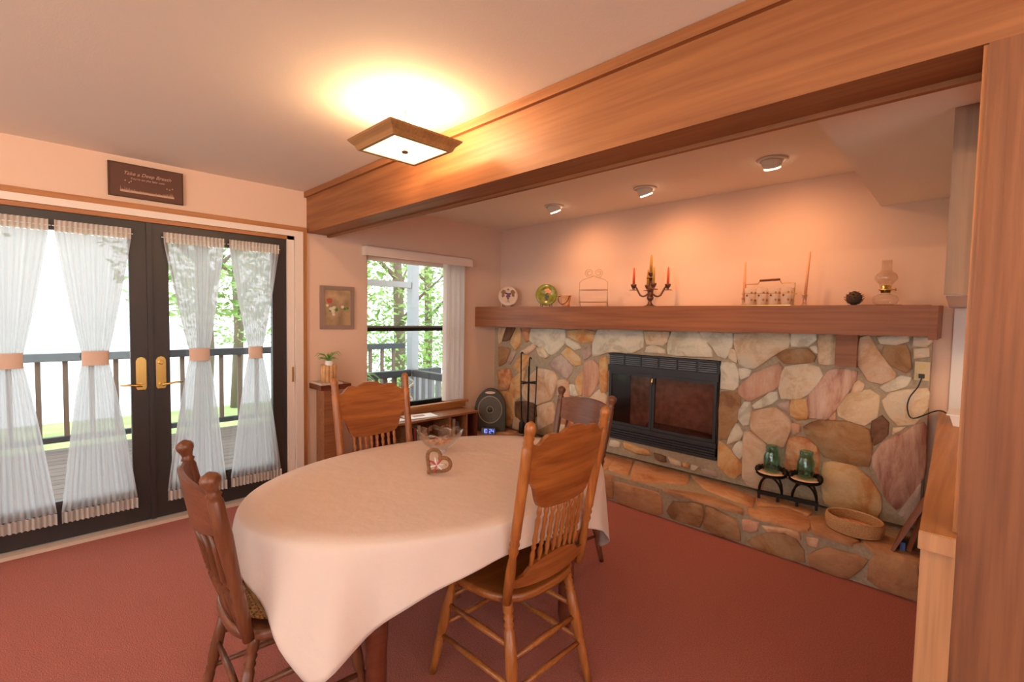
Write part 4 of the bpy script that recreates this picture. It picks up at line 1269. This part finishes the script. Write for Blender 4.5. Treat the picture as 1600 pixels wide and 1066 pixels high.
def ceiling_lamp(x, y, label, power):
    t = empty('ceiling_lamp', (x, y, 2.44), 0, label, 'ceiling lamp', 'square wood framed ceiling lamps')
    zr, zb, hr_, hb = -.16, -.21, .195, .155
    for k in range(4):
        R = Matrix.Rotation(k * PI / 2, 3, 'Z')
        prof = [(hr_, zr), (hr_ - .004, zr - .008), (hb + .014, zr - .030), (hb + .004, zb), (hb - .012, zb), (hb - .006, zr - .030), (hr_ - .02, zr)]
        vs = []
        for (r, z) in prof:
            vs += [R @ Vector((r, -r, z)), R @ Vector((r, r, z))]
        n = len(prof)
        fs = [(2 * i, 2 * i + 1, 2 * ((i + 1) % n) + 1, 2 * ((i + 1) % n)) for i in range(n)]
        MB().add(vs, fs).build('frame_side', 'lamp_wood', t)
    MB().box((-hb, -hb, zb + .004), (hb, hb, zb + .009)).build('glass_diffuser', 'diffuser', t)
    MB().lathe([(.013, 0), (.016, .006), (.006, .012)], (0, 0, zb - .008), 12).build('finial', 'bronze', t)
    MB().tube([(0, 0, zb), (0, 0, 0)], .006, 8).build('stem', 'bronze', t)
    MB().lathe([(.05, -.02), (.06, 0)], (0, 0, 0), 16).build('canopy', 'fixture_white', t)
    for s in (-1, 1):
        MB().lathe([(.012, 0), (.026, .03), (.022, .055), (.004, .068)], (s * .07, 0, zr + .0), 12).build('bulb', 'bulb_glow', t, True)
        pt_light('lamp_bulb_light', (x + s * .07, y, 2.44 - .075), power / 2, WARM, .035)


ceiling_lamp(1.985, -2.53, 'square wood framed ceiling lamp over the dining table', 22)


def eyeball(x, y, label, power, tgt):
    power *= .62
    t = empty('spot_light_fixture', (x, y, 2.44), 0, label, 'spotlight', 'eyeball spotlights over the mantel')
    d = (Vector(tgt) - Vector((x, y, 2.40))).normalized()
    MB().lathe([(.085, -.002), (.083, -.010), (.062, -.014), (.062, -.002)], n=28).build('trim_ring', 'fixture_white', t, True)
    q = d.to_track_quat('Z', 'Y').to_matrix().to_4x4()
    prof = [(.058 * math.sin(a), -.058 * math.cos(a)) for a in [i * PI / 14 for i in range(1, 11)]]
    bl = MB().lathe(prof, n=24, cap=False).build('eyeball', 'fixture_white', t, True)
    bl.matrix_local = Matrix.Translation((0, 0, -.012)) @ q
    di = MB().lathe([(0, .036), (.046, .036), (.046, .044), (0, .048)], n=20).build('lamp_face', 'bulb_glow', t)
    di.matrix_local = Matrix.Translation((0, 0, -.012)) @ q
    l = bpy.data.lights.new('spot_lamp', 'SPOT')
    l.energy = power
    l.color = (1.0, .46, .20)
    l.spot_size = math.radians(150)
    l.spot_blend = 1.0
    l.shadow_soft_size = .035
    o = bpy.data.objects.new('spot_lamp', l)
    COL.objects.link(o)
    o.matrix_world = Matrix.Translation(Vector((x, y, 2.428)) + d * .062) @ (-d).to_track_quat('Z', 'Y').to_matrix().to_4x4()


eyeball(1.223, -.527, 'eyeball ceiling spotlight nearest the window', 26, (1.35, -.02, 1.25))
eyeball(2.109, -.527, 'eyeball ceiling spotlight over the middle of the mantel', 30, (2.25, -.02, 1.25))
eyeball(3.004, -.60, 'eyeball ceiling spotlight nearest the kitchen soffit', 30, (2.95, -.02, 1.25))
# unseen fill lamps added out of frame, reusing the dining lamp's fixture
ceiling_lamp(2.3, -5.2, 'added square wood framed fill lamp, unseen at the far end of the room', 78)
ceiling_lamp(5.3, -4.3, 'added square wood framed fill lamp, unseen on the kitchen side', 110)
ceiling_lamp(5.3, -1.2, 'added square wood framed fill lamp, unseen in the kitchen', 45)

# ================================================================== KITCHEN PENINSULA
pn = empty('peninsula_half_wall', (3.95, -1.1, 0), 0, 'wood clad half wall of the kitchen peninsula beside the post', 'half wall')
part_w(MB().hexa([(3.893, -2.20, 0), (3.9528, -2.20, 0), (3.951, -.002, 0), (3.812, -.002, 0), (3.893, -2.20, .892), (3.9528, -2.20, .892), (3.951, -.002, .892), (3.812, -.002, .892)]), 'wall_core', 'pine_board', pn)
part_w(B((3.888, -2.215, 0), (3.9528, -2.20, .892)), 'end_board', 'pine_board', pn)
ct = empty('peninsula_counter', (3.95, -1.1, .893), 0, 'orange toned wooden counter top on the peninsula half wall', 'counter')
part_w(MB().hexa([(3.885, -2.24, .893), (3.9528, -2.24, .893), (3.951, -.004, .893), (3.80, -.004, .893), (3.885, -2.24, .94), (3.9528, -2.24, .94), (3.951, -.004, .94), (3.80, -.004, .94)]).box((3.951, -2.02, .893), (4.34, -.004, .94)), 'counter_slab', 'counter_wood', ct)
part_w(B((3.884, -2.243, .895), (3.9528, -2.24, .938)), 'front_edge', 'pine_board', ct)
cb = empty('upper_cabinet', (4.0, -.8, 1.555), 0, 'grey brown upper cabinet hanging above the peninsula counter', 'cabinet')
part_w(MB().hexa([(3.872, -1.54, 1.555), (4.25, -1.54, 1.555), (4.25, -.004, 1.555), (3.815, -.004, 1.555), (3.872, -1.54, 2.193), (4.25, -1.54, 2.193), (4.25, -.004, 2.193), (3.815, -.004, 2.193)]), 'carcass', 'white_paint', cb)
part_w(MB().hexa([(3.868, -1.556, 1.557), (4.25, -1.556, 1.557), (4.25, -1.541, 1.557), (3.868, -1.541, 1.557), (3.868, -1.556, 2.193), (4.25, -1.556, 2.193), (4.25, -1.541, 2.193), (3.868, -1.541, 2.193)]), 'end_panel', 'grey_board', cb)
st(B((3.955, -2.02, 2.165), (4.3, -1.56, 2.194)).build('trim_8', 'cedar_beam'))
tag(B((3.84, -.012, .942), (3.93, -.002, 1.55)).build('backsplash_panel', 'white_paint'), 'white backsplash panel on the wall above the counter', 'panel')
tag(B((3.932, -.022, .942), (3.99, -.002, 1.55)).build('brown_side_board', 'cherry'), 'narrow brown board beside the white backsplash panel', 'board')
sw = empty('switch_plate', (3.96, -.024, 1.33), 0, 'yellowish switch plate on the brown board by the counter', 'switch')
MB().box((-.03, -.005, -.05), (.03, .002, .05)).build('plate', 'yellow_plate', sw)
MB().box((-.008, -.011, -.014), (.008, -.005, .014)).build('toggle', 'outlet', sw)
ds = empty('white_dish', (3.945, -.42, .941), 0, 'rectangular white baking dish on the wooden counter', 'dish')
MB().hexa([(-.065, -.09, 0), (.10, -.09, 0), (.10, .09, 0), (-.065, .09, 0), (-.08, -.105, .055), (.11, -.105, .055), (.11, .105, .055), (-.08, .105, .055)]).build('dish_body', 'dish_white', ds)
MB().box((-.092, -.115, .055), (.12, .115, .061)).build('rim', 'dish_white', ds)

# ================================================================== TABLE
TC = Vector((2.278, -2.485))
TA, TB_ = .575, .825
TZ = .742
tb = empty('dining_table', (TC.x, TC.y, 0), math.radians(-5.5), 'oval wooden dining table under a white cloth', 'table')
MB().lathe([(1.0, 0), (1.0, .028), (.985, .032)], (0, 0, TZ - .034), 56, True, TA - .012, TB_ - .012).build('table_top', 'cherry', tb)
MB().lathe([(.80, 0), (.80, .09)], (0, 0, TZ - .125), 40, True, TA, TB_).build('apron', 'cherry', tb)
for sx in (-1, 1):
    for sy in (-1, 1):
        x, y = sx * .31, sy * .47
        lm = MB().lathe([(.022, 0), (.026, .02), (.036, .06), (.036, .30), (.040, .34), (.040, .44), (.030, .45), (.040, .47), (.040, .49), (.028, .50), (.036, .54), (.036, .62)], (x, y, 0), 16)
        lm.build('leg', 'cherry', tb, True)


def cloth_mesh():
    NT, NR, ND = 180, 10, 16
    ca_, sa_ = 1.0, 0.0
    a, b = TA + .105, TB_ + .155
    vs = [(0, 0, TZ + .003)]
    fs = []
    prof = []
    for j in range(NT):
        th = 2 * PI * j / NT
        ex, ey = TA * math.cos(th), TB_ * math.sin(th)
        nx, ny = math.cos(th) / TA, math.sin(th) / TB_
        L = math.hypot(nx, ny)
        nx, ny = nx / L, ny / L
        # length along the normal to a rounded rectangle
        lo, hi = 0.0, 1.5
        for _ in range(30):
            md = (lo + hi) / 2
            X, Y = abs(ex + nx * md) / a, abs(ey + ny * md) / b
            if X ** 16 + Y ** 16 < 1:
                lo = md
            else:
                hi = md
        prof.append((ex, ey, nx, ny, lo, th))
    for i in range(1, NR + 1):
        for j in range(NT):
            ex, ey = prof[j][:2]
            t = i / NR
            vs.append((ex * t, ey * t, TZ + .003 + (.0 if i < NR else -.001)))
    for i in range(1, ND + 1):
        for j in range(NT):
            ex, ey, nx, ny, L, th = prof[j]
            t = i / ND
            d = L * t
            fold = math.sin(th * 11 + 1.3 * math.sin(th * 3)) + .5 * math.sin(th * 23 + 2)
            out = .012 * (1 - math.exp(-d * 60)) + .10 * d * (.6 + .8 * min(1, L)) + fold * .085 * d * min(1.0, L * 2.6)
            vs.append((ex + nx * out, ey + ny * out, TZ + .002 - d * .97 + .004 * math.exp(-d * 80)))
    for j in range(NT):
        fs.append((0, 1 + j, 1 + (j + 1) % NT))
    for i in range(NR + ND - 1):
        for j in range(NT):
            p = 1 + i * NT
            q = p + NT
            fs.append((p + j, q + j, q + (j + 1) % NT, p + (j + 1) % NT))
    return MB().add(vs, fs)


tcl = empty('tablecloth', (TC.x, TC.y, 0), math.radians(-5.5), 'white damask tablecloth draped over the oval dining table', 'tablecloth')
cm_ = cloth_mesh().build('cloth_sheet', 'cloth', tcl, True)
sol = cm_.modifiers.new('thick', 'SOLIDIFY')
sol.thickness = .002
sol.offset = 1

# bowl + heart
TT = TZ + .006
bw = empty('glass_bowl', (1.995, -2.315, TT), 0, 'scalloped cut glass bowl of potpourri on the dining table', 'bowl')
NB = 72
pr = [(.032, 0.0), (.034, .004), (.028, .010), (.05, .022), (.082, .045), (.105, .075), (.118, .098)]
vs = []
for side in (0, 1):
    seq = pr if side == 0 else [(r - .004, z + .003) for r, z in reversed(pr[3:])]
    for r, z in seq:
        for j in range(NB):
            a = 2 * PI * j / NB
            k = max(0, (r - .06) / .058)
            sc = abs(math.sin(a * 5.0))
            vs.append(((r + .004 * k * sc) * math.cos(a), (r + .004 * k * sc) * math.sin(a), z + .016 * k * sc))
nrow = len(vs) // NB
fs = [(i * NB + j, i * NB + (j + 1) % NB, (i + 1) * NB + (j + 1) % NB, (i + 1) * NB + j) for i in range(nrow - 1) for j in range(NB)]
fs.append(tuple(range(NB - 1, -1, -1)))
MB().add(vs, fs).build('bowl_body', 'crystal', bw, True)
for k in range(22):
    a, r = k * 2.4, .062 * math.sqrt((k + .5) / 22)
    z = .036 + random.uniform(0, .018) + r * .25
    q = MB()
    s = random.uniform(.012, .02)
    R = Matrix.Rotation(random.uniform(0, 6), 3, 'Z') @ Matrix.Rotation(random.uniform(-.7, .7), 3, 'X')
    c0 = Vector((r * math.cos(a), r * math.sin(a), z))
    q.add([c0 + R @ Vector(v) for v in ((-s, 0, 0), (0, -s * .6, .002), (s, 0, 0), (0, s * .6, .003), (0, 0, .006), (0, 0, -.003))], [(0, 1, 4), (1, 2, 4), (2, 3, 4), (3, 0, 4), (1, 0, 5), (2, 1, 5), (3, 2, 5), (0, 3, 5)])
    q.build('dried_petal', ('potpourri', 'flower_red', 'potpourri')[k % 3], bw)
ht = empty('vine_heart', (2.285, -2.545, TT), math.radians(42), 'small brown vine heart with red and white ribbon on the table', 'ornament')
hp = []
for i in range(40):
    t = 2 * PI * i / 40
    x = 16 * math.sin(t) ** 3
    z = 13 * math.cos(t) - 5 * math.cos(2 * t) - 2 * math.cos(3 * t) - math.cos(4 * t)
    hp.append(Vector((x * .0036, 0, z * .0036)))
Rh = Matrix.Rotation(math.radians(38), 3, 'Y')
hp = [Rh @ p for p in hp]
mz = min(p.z for p in hp)
hp = [p + Vector((0, 0, -mz + .0085)) for p in hp]
MB().tube(hp, .0085, 8, True).build('vine_ring', 'vine_wicker', ht, True)
hc = sum(hp, Vector()) / len(hp)
for k in range(7):
    a = k * .9
    e1 = hc + Vector((math.cos(a) * .04, random.uniform(-.008, .008), math.sin(a) * .035 - .01))
    MB().tube([hc + Vector((0, -.004, -.012)), (hc + e1) / 2 + Vector((0, -.012, 0)), e1], [.002, .005, .003], 6).build('ribbon', 'ribbon_red' if k % 2 else 'ribbon_white', ht, True)

# ================================================================== CHAIRS
def arc_pts(f, n):
    return [f(i / n) for i in range(n + 1)]


TURN = [(0, .9), (.04, 1.0), (.10, 1.0), (.12, .7), (.14, 1.0), (.17, .72), (.19, 1.0), (.22, .72), (.24, 1.0), (.5, 1.15), (.60, 1.0), (.62, .75), (.64, 1.0), (.67, .75), (.69, 1.0), (.9, .8), (1, .72)]


def oak_chair(loc, rz, label):
    c = empty('dining_chair', loc, rz, label, 'chair', 'oak press back dining chairs')
    SZ = .48
    # saddle seat
    out = []
    for i in range(40):
        a = 2 * PI * i / 40
        ca_, sa_ = math.cos(a), math.sin(a)
        p = 3.2
        rr = (abs(ca_) ** p + abs(sa_) ** p) ** (-1 / p)
        x, y = .235 * rr * ca_, .215 * rr * sa_
        x *= 1 - .10 * (-(y) / .215 if y < 0 else 0)
        out.append((x, y))
    vs, fs = [], []
    lay = [(.90, SZ - .036), (.985, SZ - .028), (1.0, SZ - .016), (.985, SZ - .003), (.95, SZ), (.70, SZ - .006), (.35, SZ - .012), (.0, SZ - .013)]
    for k, z in lay:
        for (x, y) in out:
            vs.append((x * k, y * k, z))
    n = 40
    for i in range(len(lay) - 1):
        for j in range(n):
            fs.append((i * n + j, i * n + (j + 1) % n, (i + 1) * n + (j + 1) % n, (i + 1) * n + j))
    fs.append(tuple(range(n - 1, -1, -1)))
    MB().add(vs, fs).build('seat', 'oak', c, True)
    def yb(z):
        return -.185 - (z - SZ) * .165
    H = 1.12
    for s in (-1, 1):
        a = Vector((s * .203, yb(SZ - .01), SZ - .01))
        b = Vector((s * .212, yb(H), H))
        pf_ = [(0, .017), (.18, .018), (.27, .013), (.30, .019), (.32, .014), (.34, .019), (.36, .014), (.38, .019), (.40, .018), (.80, .019), (.86, .019), (.87, .016), (.885, .019), (.90, .016), (.915, .019), (.93, .016), (.945, .019), (.965, .020), (.985, .016), (1.0, .006)]
        MB().turned(a, b, pf_, 12).build('back_post', 'oak_v', c, True)
    # pressed crest board with scalloped edges
    top = [(0, 1.084), (.035, 1.082), (.06, 1.070), (.08, 1.060), (.10, 1.068), (.13, 1.068), (.15, 1.056), (.168, 1.036), (.18, 1.032), (.192, 1.042), (.203, 1.044)]
    bot = [(.205, .908), (.185, .905), (.168, .893), (.158, .868), (.148, .836), (.132, .812), (.11, .802), (.07, .797), (0, .794)]
    half = top + bot
    poly = [(-x, z) for x, z in reversed(top[1:])] + top + bot + [(-x, z) for x, z in reversed(bot[:-1])]
    def cr(u, v, d):
        return (u, yb(v) - .022 * (1 - (u / .21) ** 2) + d, v)
    # strips so that the board can bow
    xs = sorted(set([round(-.205 + i * .41 / 40, 4) for i in range(41)]))
    def interp(pts, x):
        x = abs(x)
        pts = sorted(pts)
        for (x0, z0), (x1, z1) in zip(pts, pts[1:]):
            if x0 <= x <= x1:
                return z0 + (z1 - z0) * (x - x0) / max(1e-9, x1 - x0)
        return pts[-1][1]
    def board(fz0, fz1, th, nm, mat, par, off=0.0, nz=6):
        vs, fs = [], []
        for x in xs:
            a, b = fz0(x), fz1(x)
            for k in range(nz + 1):
                z = a + (b - a) * k / nz
                for d in (-th / 2 + off, th / 2 + off):
                    vs.append(cr(x, z, d))
        row = 2 * (nz + 1)
        for i in range(len(xs) - 1):
            for k in range(nz):
                p = i * row + 2 * k
                q = p + row
                fs += [(p, q, q + 2, p + 2), (p + 1, p + 3, q + 3, q + 1)]
            p = i * row
            q = p + row
            fs += [(p, p + 1, q + 1, q), (p + row - 2, q + row - 2, q + row - 1, p + row - 1)]
        for p in (0, (len(xs) - 1) * row):
            fs += [(p + 2 * k, p + 2 * k + 1, p + 2 * k + 3, p + 2 * k + 2) for k in range(nz)]
        return MB().add(vs, fs).build(nm, mat, par, False)
    crest = board(lambda x: interp(bot, x), lambda x: interp(top, x), .017, 'crest_board', 'oak', c)
    lowt = [(0, .612), (.06, .606), (.11, .592), (.135, .574), (.15, .558), (.205, .552)]
    board(lambda x: .505 + .02 * (abs(x) / .2) ** 2, lambda x: interp(lowt, x), .015, 'lower_rail', 'oak', c, 0, 3)
    for i in range(8):
        x = -.119 + i * .034
        z0, z1 = interp(lowt, x) - .006, interp(bot, x) + .006
        MB().turned(cr(x, z0, 0), cr(x, z1, 0), [(0, .006), (.1, .007), (.2, .010), (.28, .006), (.32, .010), (.37, .006), (.42, .0095), (.6, .007), (.75, .0095), (.82, .006), (.88, .010), (1, .006)], 8).build('spindle', 'oak_v', c, True)
    tops = {(-1, -1): (-.165, -.15), (1, -1): (.165, -.15), (-1, 1): (-.165, .145), (1, 1): (.165, .145)}
    feet = {(-1, -1): (-.205, -.245), (1, -1): (.205, -.245), (-1, 1): (-.215, .225), (1, 1): (.215, .225)}
    def at(k, z):
        t = 1 - z / (SZ - .03)
        a, b = tops[k], feet[k]
        return Vector((a[0] + (b[0] - a[0]) * t, a[1] + (b[1] - a[1]) * t, z))
    for k in tops:
        MB().turned(at(k, SZ - .02), at(k, 0.0), [(t, .0195 * r) for t, r in TURN], 12).build('leg', 'oak_v', c, True)
    for (k1, k2, zz) in (((-1, -1), (-1, 1), (.30, .17)), ((1, -1), (1, 1), (.30, .17)), ((-1, 1), (1, 1), (.33, .21)), ((-1, -1), (1, -1), (.26, .16))):
        for z in zz:
            MB().turned(at(k1, z), at(k2, z), [(0, .008), (.5, .0125), (1, .008)], 10).build('stretcher', 'oak_v', c, True)
    return c


oak_chair((2.672, -2.462, 0), math.radians(90), 'golden oak press back chair at the table, on the post side')
oak_chair((1.88, -2.485, 0), math.radians(-90), 'golden oak press back chair at the table, on the window side')


def dark_chair(loc, rz, label, cane):
    c = empty('dining_chair', loc, rz, label, 'chair', 'dark spindle back dining chairs')
    SZ = .462
    def ring(k, z):
        o = []
        for i in range(40):
            a = 2 * PI * i / 40
            p = 2.8
            rr = (abs(math.cos(a)) ** p + abs(math.sin(a)) ** p) ** (-1 / p)
            o.append((.225 * rr * math.cos(a) * k, .21 * rr * math.sin(a) * k, z))
        return o
    vs, fs = [], []
    lay = [(1.0, SZ - .032), (1.02, SZ - .018), (1.0, SZ - .002), (.97, SZ), (.76, SZ), (.75, SZ - .01), (.75, SZ - .032)]
    for k, z in lay:
        vs += ring(k, z)
    n, L = 40, len(lay)
    for i in range(L):
        for j in range(n):
            fs.append((i * n + j, i * n + (j + 1) % n, ((i + 1) % L) * n + (j + 1) % n, ((i + 1) % L) * n + j))
    MB().add(vs, fs).build('seat_frame', 'dark_oak_h', c, True)
    if cane:
        q = MB()
        for i in range(15):
            u = -.155 + i * .0222
            q.box((u - .0045, -.158, SZ - .009), (u + .0045, .158, SZ - .006))
            q.box((-.168, u * .95 - .0045, SZ - .006), (.168, u * .95 + .0045, SZ - .003))
        for i in range(-12, 13):
            o_ = i * .0222
            for sgn in (1, -1):
                pts = [(t, sgn * t + o_) for t in (-.16, .16)]
                a_, b_ = Vector((pts[0][0], pts[0][1], SZ - .0025)), Vector((pts[1][0], pts[1][1], SZ - .0025))
                # clip to seat
                ts = [k / 40 for k in range(41)]
                ok = [t for t in ts if abs(a_.lerp(b_, t).y) < .152]
                if len(ok) > 2:
                    p0, p1 = a_.lerp(b_, ok[0]), a_.lerp(b_, ok[-1])
                    d = (p1 - p0).normalized()
                    s_ = Vector((-d.y, d.x, 0)) * .003
                    q.add([p0 - s_, p0 + s_, p1 + s_, p1 - s_], [(0, 1, 2, 3)])
        q.build('cane_weave', 'cane', c, False, 'stuff')
    else:
        MB().lathe([(0, 0), (.172, 0), (.172, .008), (0, .008)], (0, 0, SZ - .014), 30, True, 1, .93).build('seat_panel', 'dark_oak_h', c)
    H = 1.0
    def yb(z):
        return -.175 - (z - SZ) * .19
    for s in (-1, 1):
        a, b = Vector((s * .205, yb(SZ), SZ - .008)), Vector((s * .225, yb(H), H))
        MB().turned(a, b, [(0, .017), (.20, .020), (.28, .019), (.30, .022), (.33, .016), (.36, .022), (.38, .019), (.62, .024), (.84, .021), (.86, .016), (.875, .022), (.89, .016), (.91, .018), (.94, .026), (.965, .028), (.985, .021), (1.0, .006)], 12).build('back_post', 'dark_oak', c, True)
    def cr(u, v, d):
        return (u, yb(v) - .045 * (1 - (u / .22) ** 2) + d, v)
    xs = [-.215 + i * .43 / 24 for i in range(25)]
    vs, fs = [], []
    for x in xs:
        z0, z1 = .775 + .03 * (abs(x) / .215) ** 2, .925 + .022 * (1 - (x / .215) ** 2)
        for z in (z0, (z0 + z1) / 2, z1):
            for d in (-.009, .009):
                vs.append(cr(x, z, d))
    for i in range(24):
        p, q_ = i * 6, i * 6 + 6
        for k in (0, 2):
            fs += [(p + k, q_ + k, q_ + k + 2, p + k + 2), (p + k + 1, p + k + 3, q_ + k + 3, q_ + k + 1)]
        fs += [(p, p + 1, q_ + 1, q_), (p + 4, q_ + 4, q_ + 5, p + 5)]
    for p in (0, 24 * 6):
        fs += [(p, p + 1, p + 3, p + 2), (p + 2, p + 3, p + 5, p + 4)]
    MB().add(vs, fs).build('crest_rail', 'dark_oak_h', c, False)
    for i in range(6):
        x = -.15 + i * .06
        z1 = .78 + .03 * (abs(x) / .215) ** 2
        MB().turned((x, yb(SZ) - .012 * (1 - (x / .2) ** 2), SZ - .005), cr(x, z1, 0), [(0, .009), (.2, .013), (.42, .016), (.45, .010), (.48, .016), (.51, .010), (.54, .014), (.8, .009), (1, .007)], 8).build('spindle', 'dark_oak', c, True)
    tops = {(-1, -1): (-.17, -.15), (1, -1): (.17, -.15), (-1, 1): (-.165, .145), (1, 1): (.165, .145)}
    feet = {(-1, -1): (-.205, -.24), (1, -1): (.205, -.24), (-1, 1): (-.21, .215), (1, 1): (.21, .215)}
    def at(k, z):
        t = 1 - z / (SZ - .03)
        a, b = tops[k], feet[k]
        return Vector((a[0] + (b[0] - a[0]) * t, a[1] + (b[1] - a[1]) * t, z))
    for k in tops:
        MB().turned(at(k, SZ - .02), at(k, 0.0), [(t, .0185 * r) for t, r in TURN], 10).build('leg', 'dark_oak', c, True)
    for (k1, k2, zz) in (((-1, -1), (-1, 1), (.28, .16)), ((1, -1), (1, 1), (.28, .16)), ((-1, 1), (1, 1), (.30, .19)), ((-1, -1), (1, -1), (.25,))):
        for z in zz:
            MB().turned(at(k1, z), at(k2, z), [(0, .008), (.5, .0125), (1, .008)], 8).build('stretcher', 'dark_oak', c, True)
    return c


dark_chair((2.235, -3.165, 0), math.radians(-3), 'dark spindle back chair with a cane seat, on the french door side', True)
dark_chair((2.165, -1.62, 0), math.radians(170.5), 'dark spindle back chair at the table end, facing away from the fireplace', False)

# ================================================================== OUTSIDE
st(B((-13, -60, -1.6), (-.6, 60, -1.5)).build('lawn', 'grass'))
st(B((-300, -200, -1.75), (-12.5, 200, -1.65)).build('lake', 'lake_water'))
dk = empty('deck', (-1.8, -1.5, -.1))
dk['kind'] = 'structure'
for i in range(20):
    x1 = -.15 - i * .145
    part_w(B((x1 - .138, -6.5, -.09), (x1, 2.6, -.05)), 'deck_board', 'deck_wood', dk)
rl = empty('deck_railing', (-3.0, -2.5, -.05), 0, 'dark deck railing with square balusters outside the french doors', 'railing')
part_w(B((-3.06, -6.4, .90), (-2.94, 0.6, .985)), 'top_rail', 'rail_paint', rl)
part_w(B((-3.03, -6.4, .03), (-2.97, 0.6, .09)), 'bottom_rail', 'rail_paint', rl)
for i in range(33):
    y = -6.3 + i * .21
    part_w(B((-3.022, y - .022, .09), (-2.978, y + .022, .90)), 'baluster', 'baluster_wood', rl)
pr2 = empty('porch_railing', (-1.3, 0, -.05), 0, 'slatted porch railing with corner post outside the window', 'railing')
part_w(B((-1.28, -1.2, .68), (-1.18, .05, .76)), 'top_rail', 'rail_paint', pr2)
for i in range(9):
    y = -1.15 + i * .13
    part_w(B((-1.25, y - .022, -.05), (-1.21, y + .022, .68)), 'baluster', 'baluster_wood', pr2)
py_ = U(645, 500, 0, -1.23).y
part_w(B((-1.29, py_ - .05, -.05), (-1.17, py_ + .05, 2.6)), 'corner_post', 'screen_metal', pr2)
part_w(B((-1.17, py_ - .04, .68), (-.15, py_ + .04, .76)), 'return_rail', 'rail_paint', pr2)
for i in range(7):
    x = -1.09 + i * .14
    part_w(B((x - .035, py_ - .02, -.05), (x + .035, py_ + .02, .68)), 'slat', 'screen_metal', pr2)
part_w(B((-1.28, -1.7, 1.80), (-1.18, py_, 1.87)), 'header', 'screen_metal', pr2)
sp = empty('spider_plant', (-.66, -1.55, .50), 0, 'spider plant with long arching leaves in a dark pot outside the window', 'plant')
MB().lathe([(.07, 0), (.10, .14), (.105, .15), (.09, .15)], n=18).build('pot', 'pot_dark', sp, True)
for k in range(46):
    a = k * 2.4
    L = random.uniform(.20, .42)
    hgt = random.uniform(.10, .26)
    pts = [(L * t * math.cos(a), L * t * math.sin(a), .14 + hgt * math.sin(t * 2.2) * 1.0 - .05 * t) for t in (0, .2, .4, .6, .8, 1.0)]
    q = MB()
    wv = Vector((-math.sin(a), math.cos(a), 0))
    vs = []
    for i, p in enumerate(pts):
        w_ = .009 * (1 - (i / 5.2) ** 2) + .001
        vs += [Vector(p) - wv * w_, Vector(p) + wv * w_ + Vector((0, 0, .003))]
    q.add(vs, [(2 * i, 2 * i + 1, 2 * i + 3, 2 * i + 2) for i in range(5)])
    q.build('leaf', 'air_plant', sp)
part = tag(B((-.84, -1.73, -.05), (-.48, -1.37, .495)).build('plant_box', 'deck_wood'), 'dark wooden box carrying the spider plant outside', 'box')
orn = empty('metal_ornament', (-.35, -.98, -.05), 0, 'curled silvery metal garden ornament outside the window', 'ornament')
MB().tube([(0, 0, 0), (0, 0, .50)], .008, 8).build('stake', 'screen_metal', orn)
for k in range(4):
    s = 1 if k % 2 else -1
    MB().tube([(0, s * .03 * math.sin(i / 10 * PI * 1.6) * (1 + .2 * k), .48 + k * .09 + .12 * i / 10) for i in range(11)], .009, 8).build('curl', 'fixture_white', orn, True)


def tree(x, y, h, r, nleaf, label, lean_=0.0, crown=.6):
    t = empty('tree', (x, y, -1.5), 0, label, 'tree', 'trees beyond the deck')
    rnd = random.Random(int(x * 100 + y * 10))
    MB().tube([(0, 0, 0), (lean_ * .3, .1, h * .3), (lean_ * .7, 0, h * .6), (lean_, .1, h * .95)], [.17, .14, .10, .03], 9).build('trunk', 'bark', t, True)
    for k in range(7):
        a = k * 2.4
        z0 = h * (.35 + .08 * k)
        MB().tube([(lean_ * z0 / h, 0, z0), (lean_ * z0 / h + r * .5 * math.cos(a), r * .5 * math.sin(a), z0 + h * .10), (lean_ * z0 / h + r * .95 * math.cos(a), r * .95 * math.sin(a), z0 + h * .16)], [.06, .035, .01], 6).build('branch', 'bark', t, True)
    q = MB()
    for k in range(nleaf):
        a, u = rnd.uniform(0, 2 * PI), rnd.random() ** .5
        z = h * (1 - crown) + h * crown * rnd.random()
        rr = r * u * (1.15 - .6 * abs((z / h - (1 - crown / 2)) / (crown / 2)))
        c0 = Vector((lean_ * .7 + rr * math.cos(a), rr * math.sin(a), z))
        s = rnd.uniform(.05, .11)
        d1 = Vector((rnd.uniform(-1, 1), rnd.uniform(-1, 1), rnd.uniform(-.6, .6))).normalized() * s
        d2 = Vector((rnd.uniform(-1, 1), rnd.uniform(-1, 1), rnd.uniform(-1, 1))).normalized() * s * .5
        q.add([c0 - d1, c0 + d2, c0 + d1, c0 - d2], [(0, 1, 2, 3)])
    q.build('foliage', 'tree_leaf', t, False, 'stuff')


tree(-6.2, -1.7, 7.5, 1.7, 2600, 'leaning tree with a pale trunk beyond the deck railing', .5, .62)
tree(-6.0, 2.3, 7.5, 2.0, 5200, 'dense leafy tree straight outside the window', 0, .9)
tree(-9.5, 5.6, 8, 2.4, 4200, 'broad leafy tree behind the one outside the window', 0, .85)
tree(-9.5, -5.6, 7, 1.8, 500, 'sparse tree beyond the deck, before the lake', -.4, .5)
tree(-12.5, .6, 8, 2.2, 2600, 'round leafy tree on the lake shore', 0, .75)
bpy.context.view_layer.update()
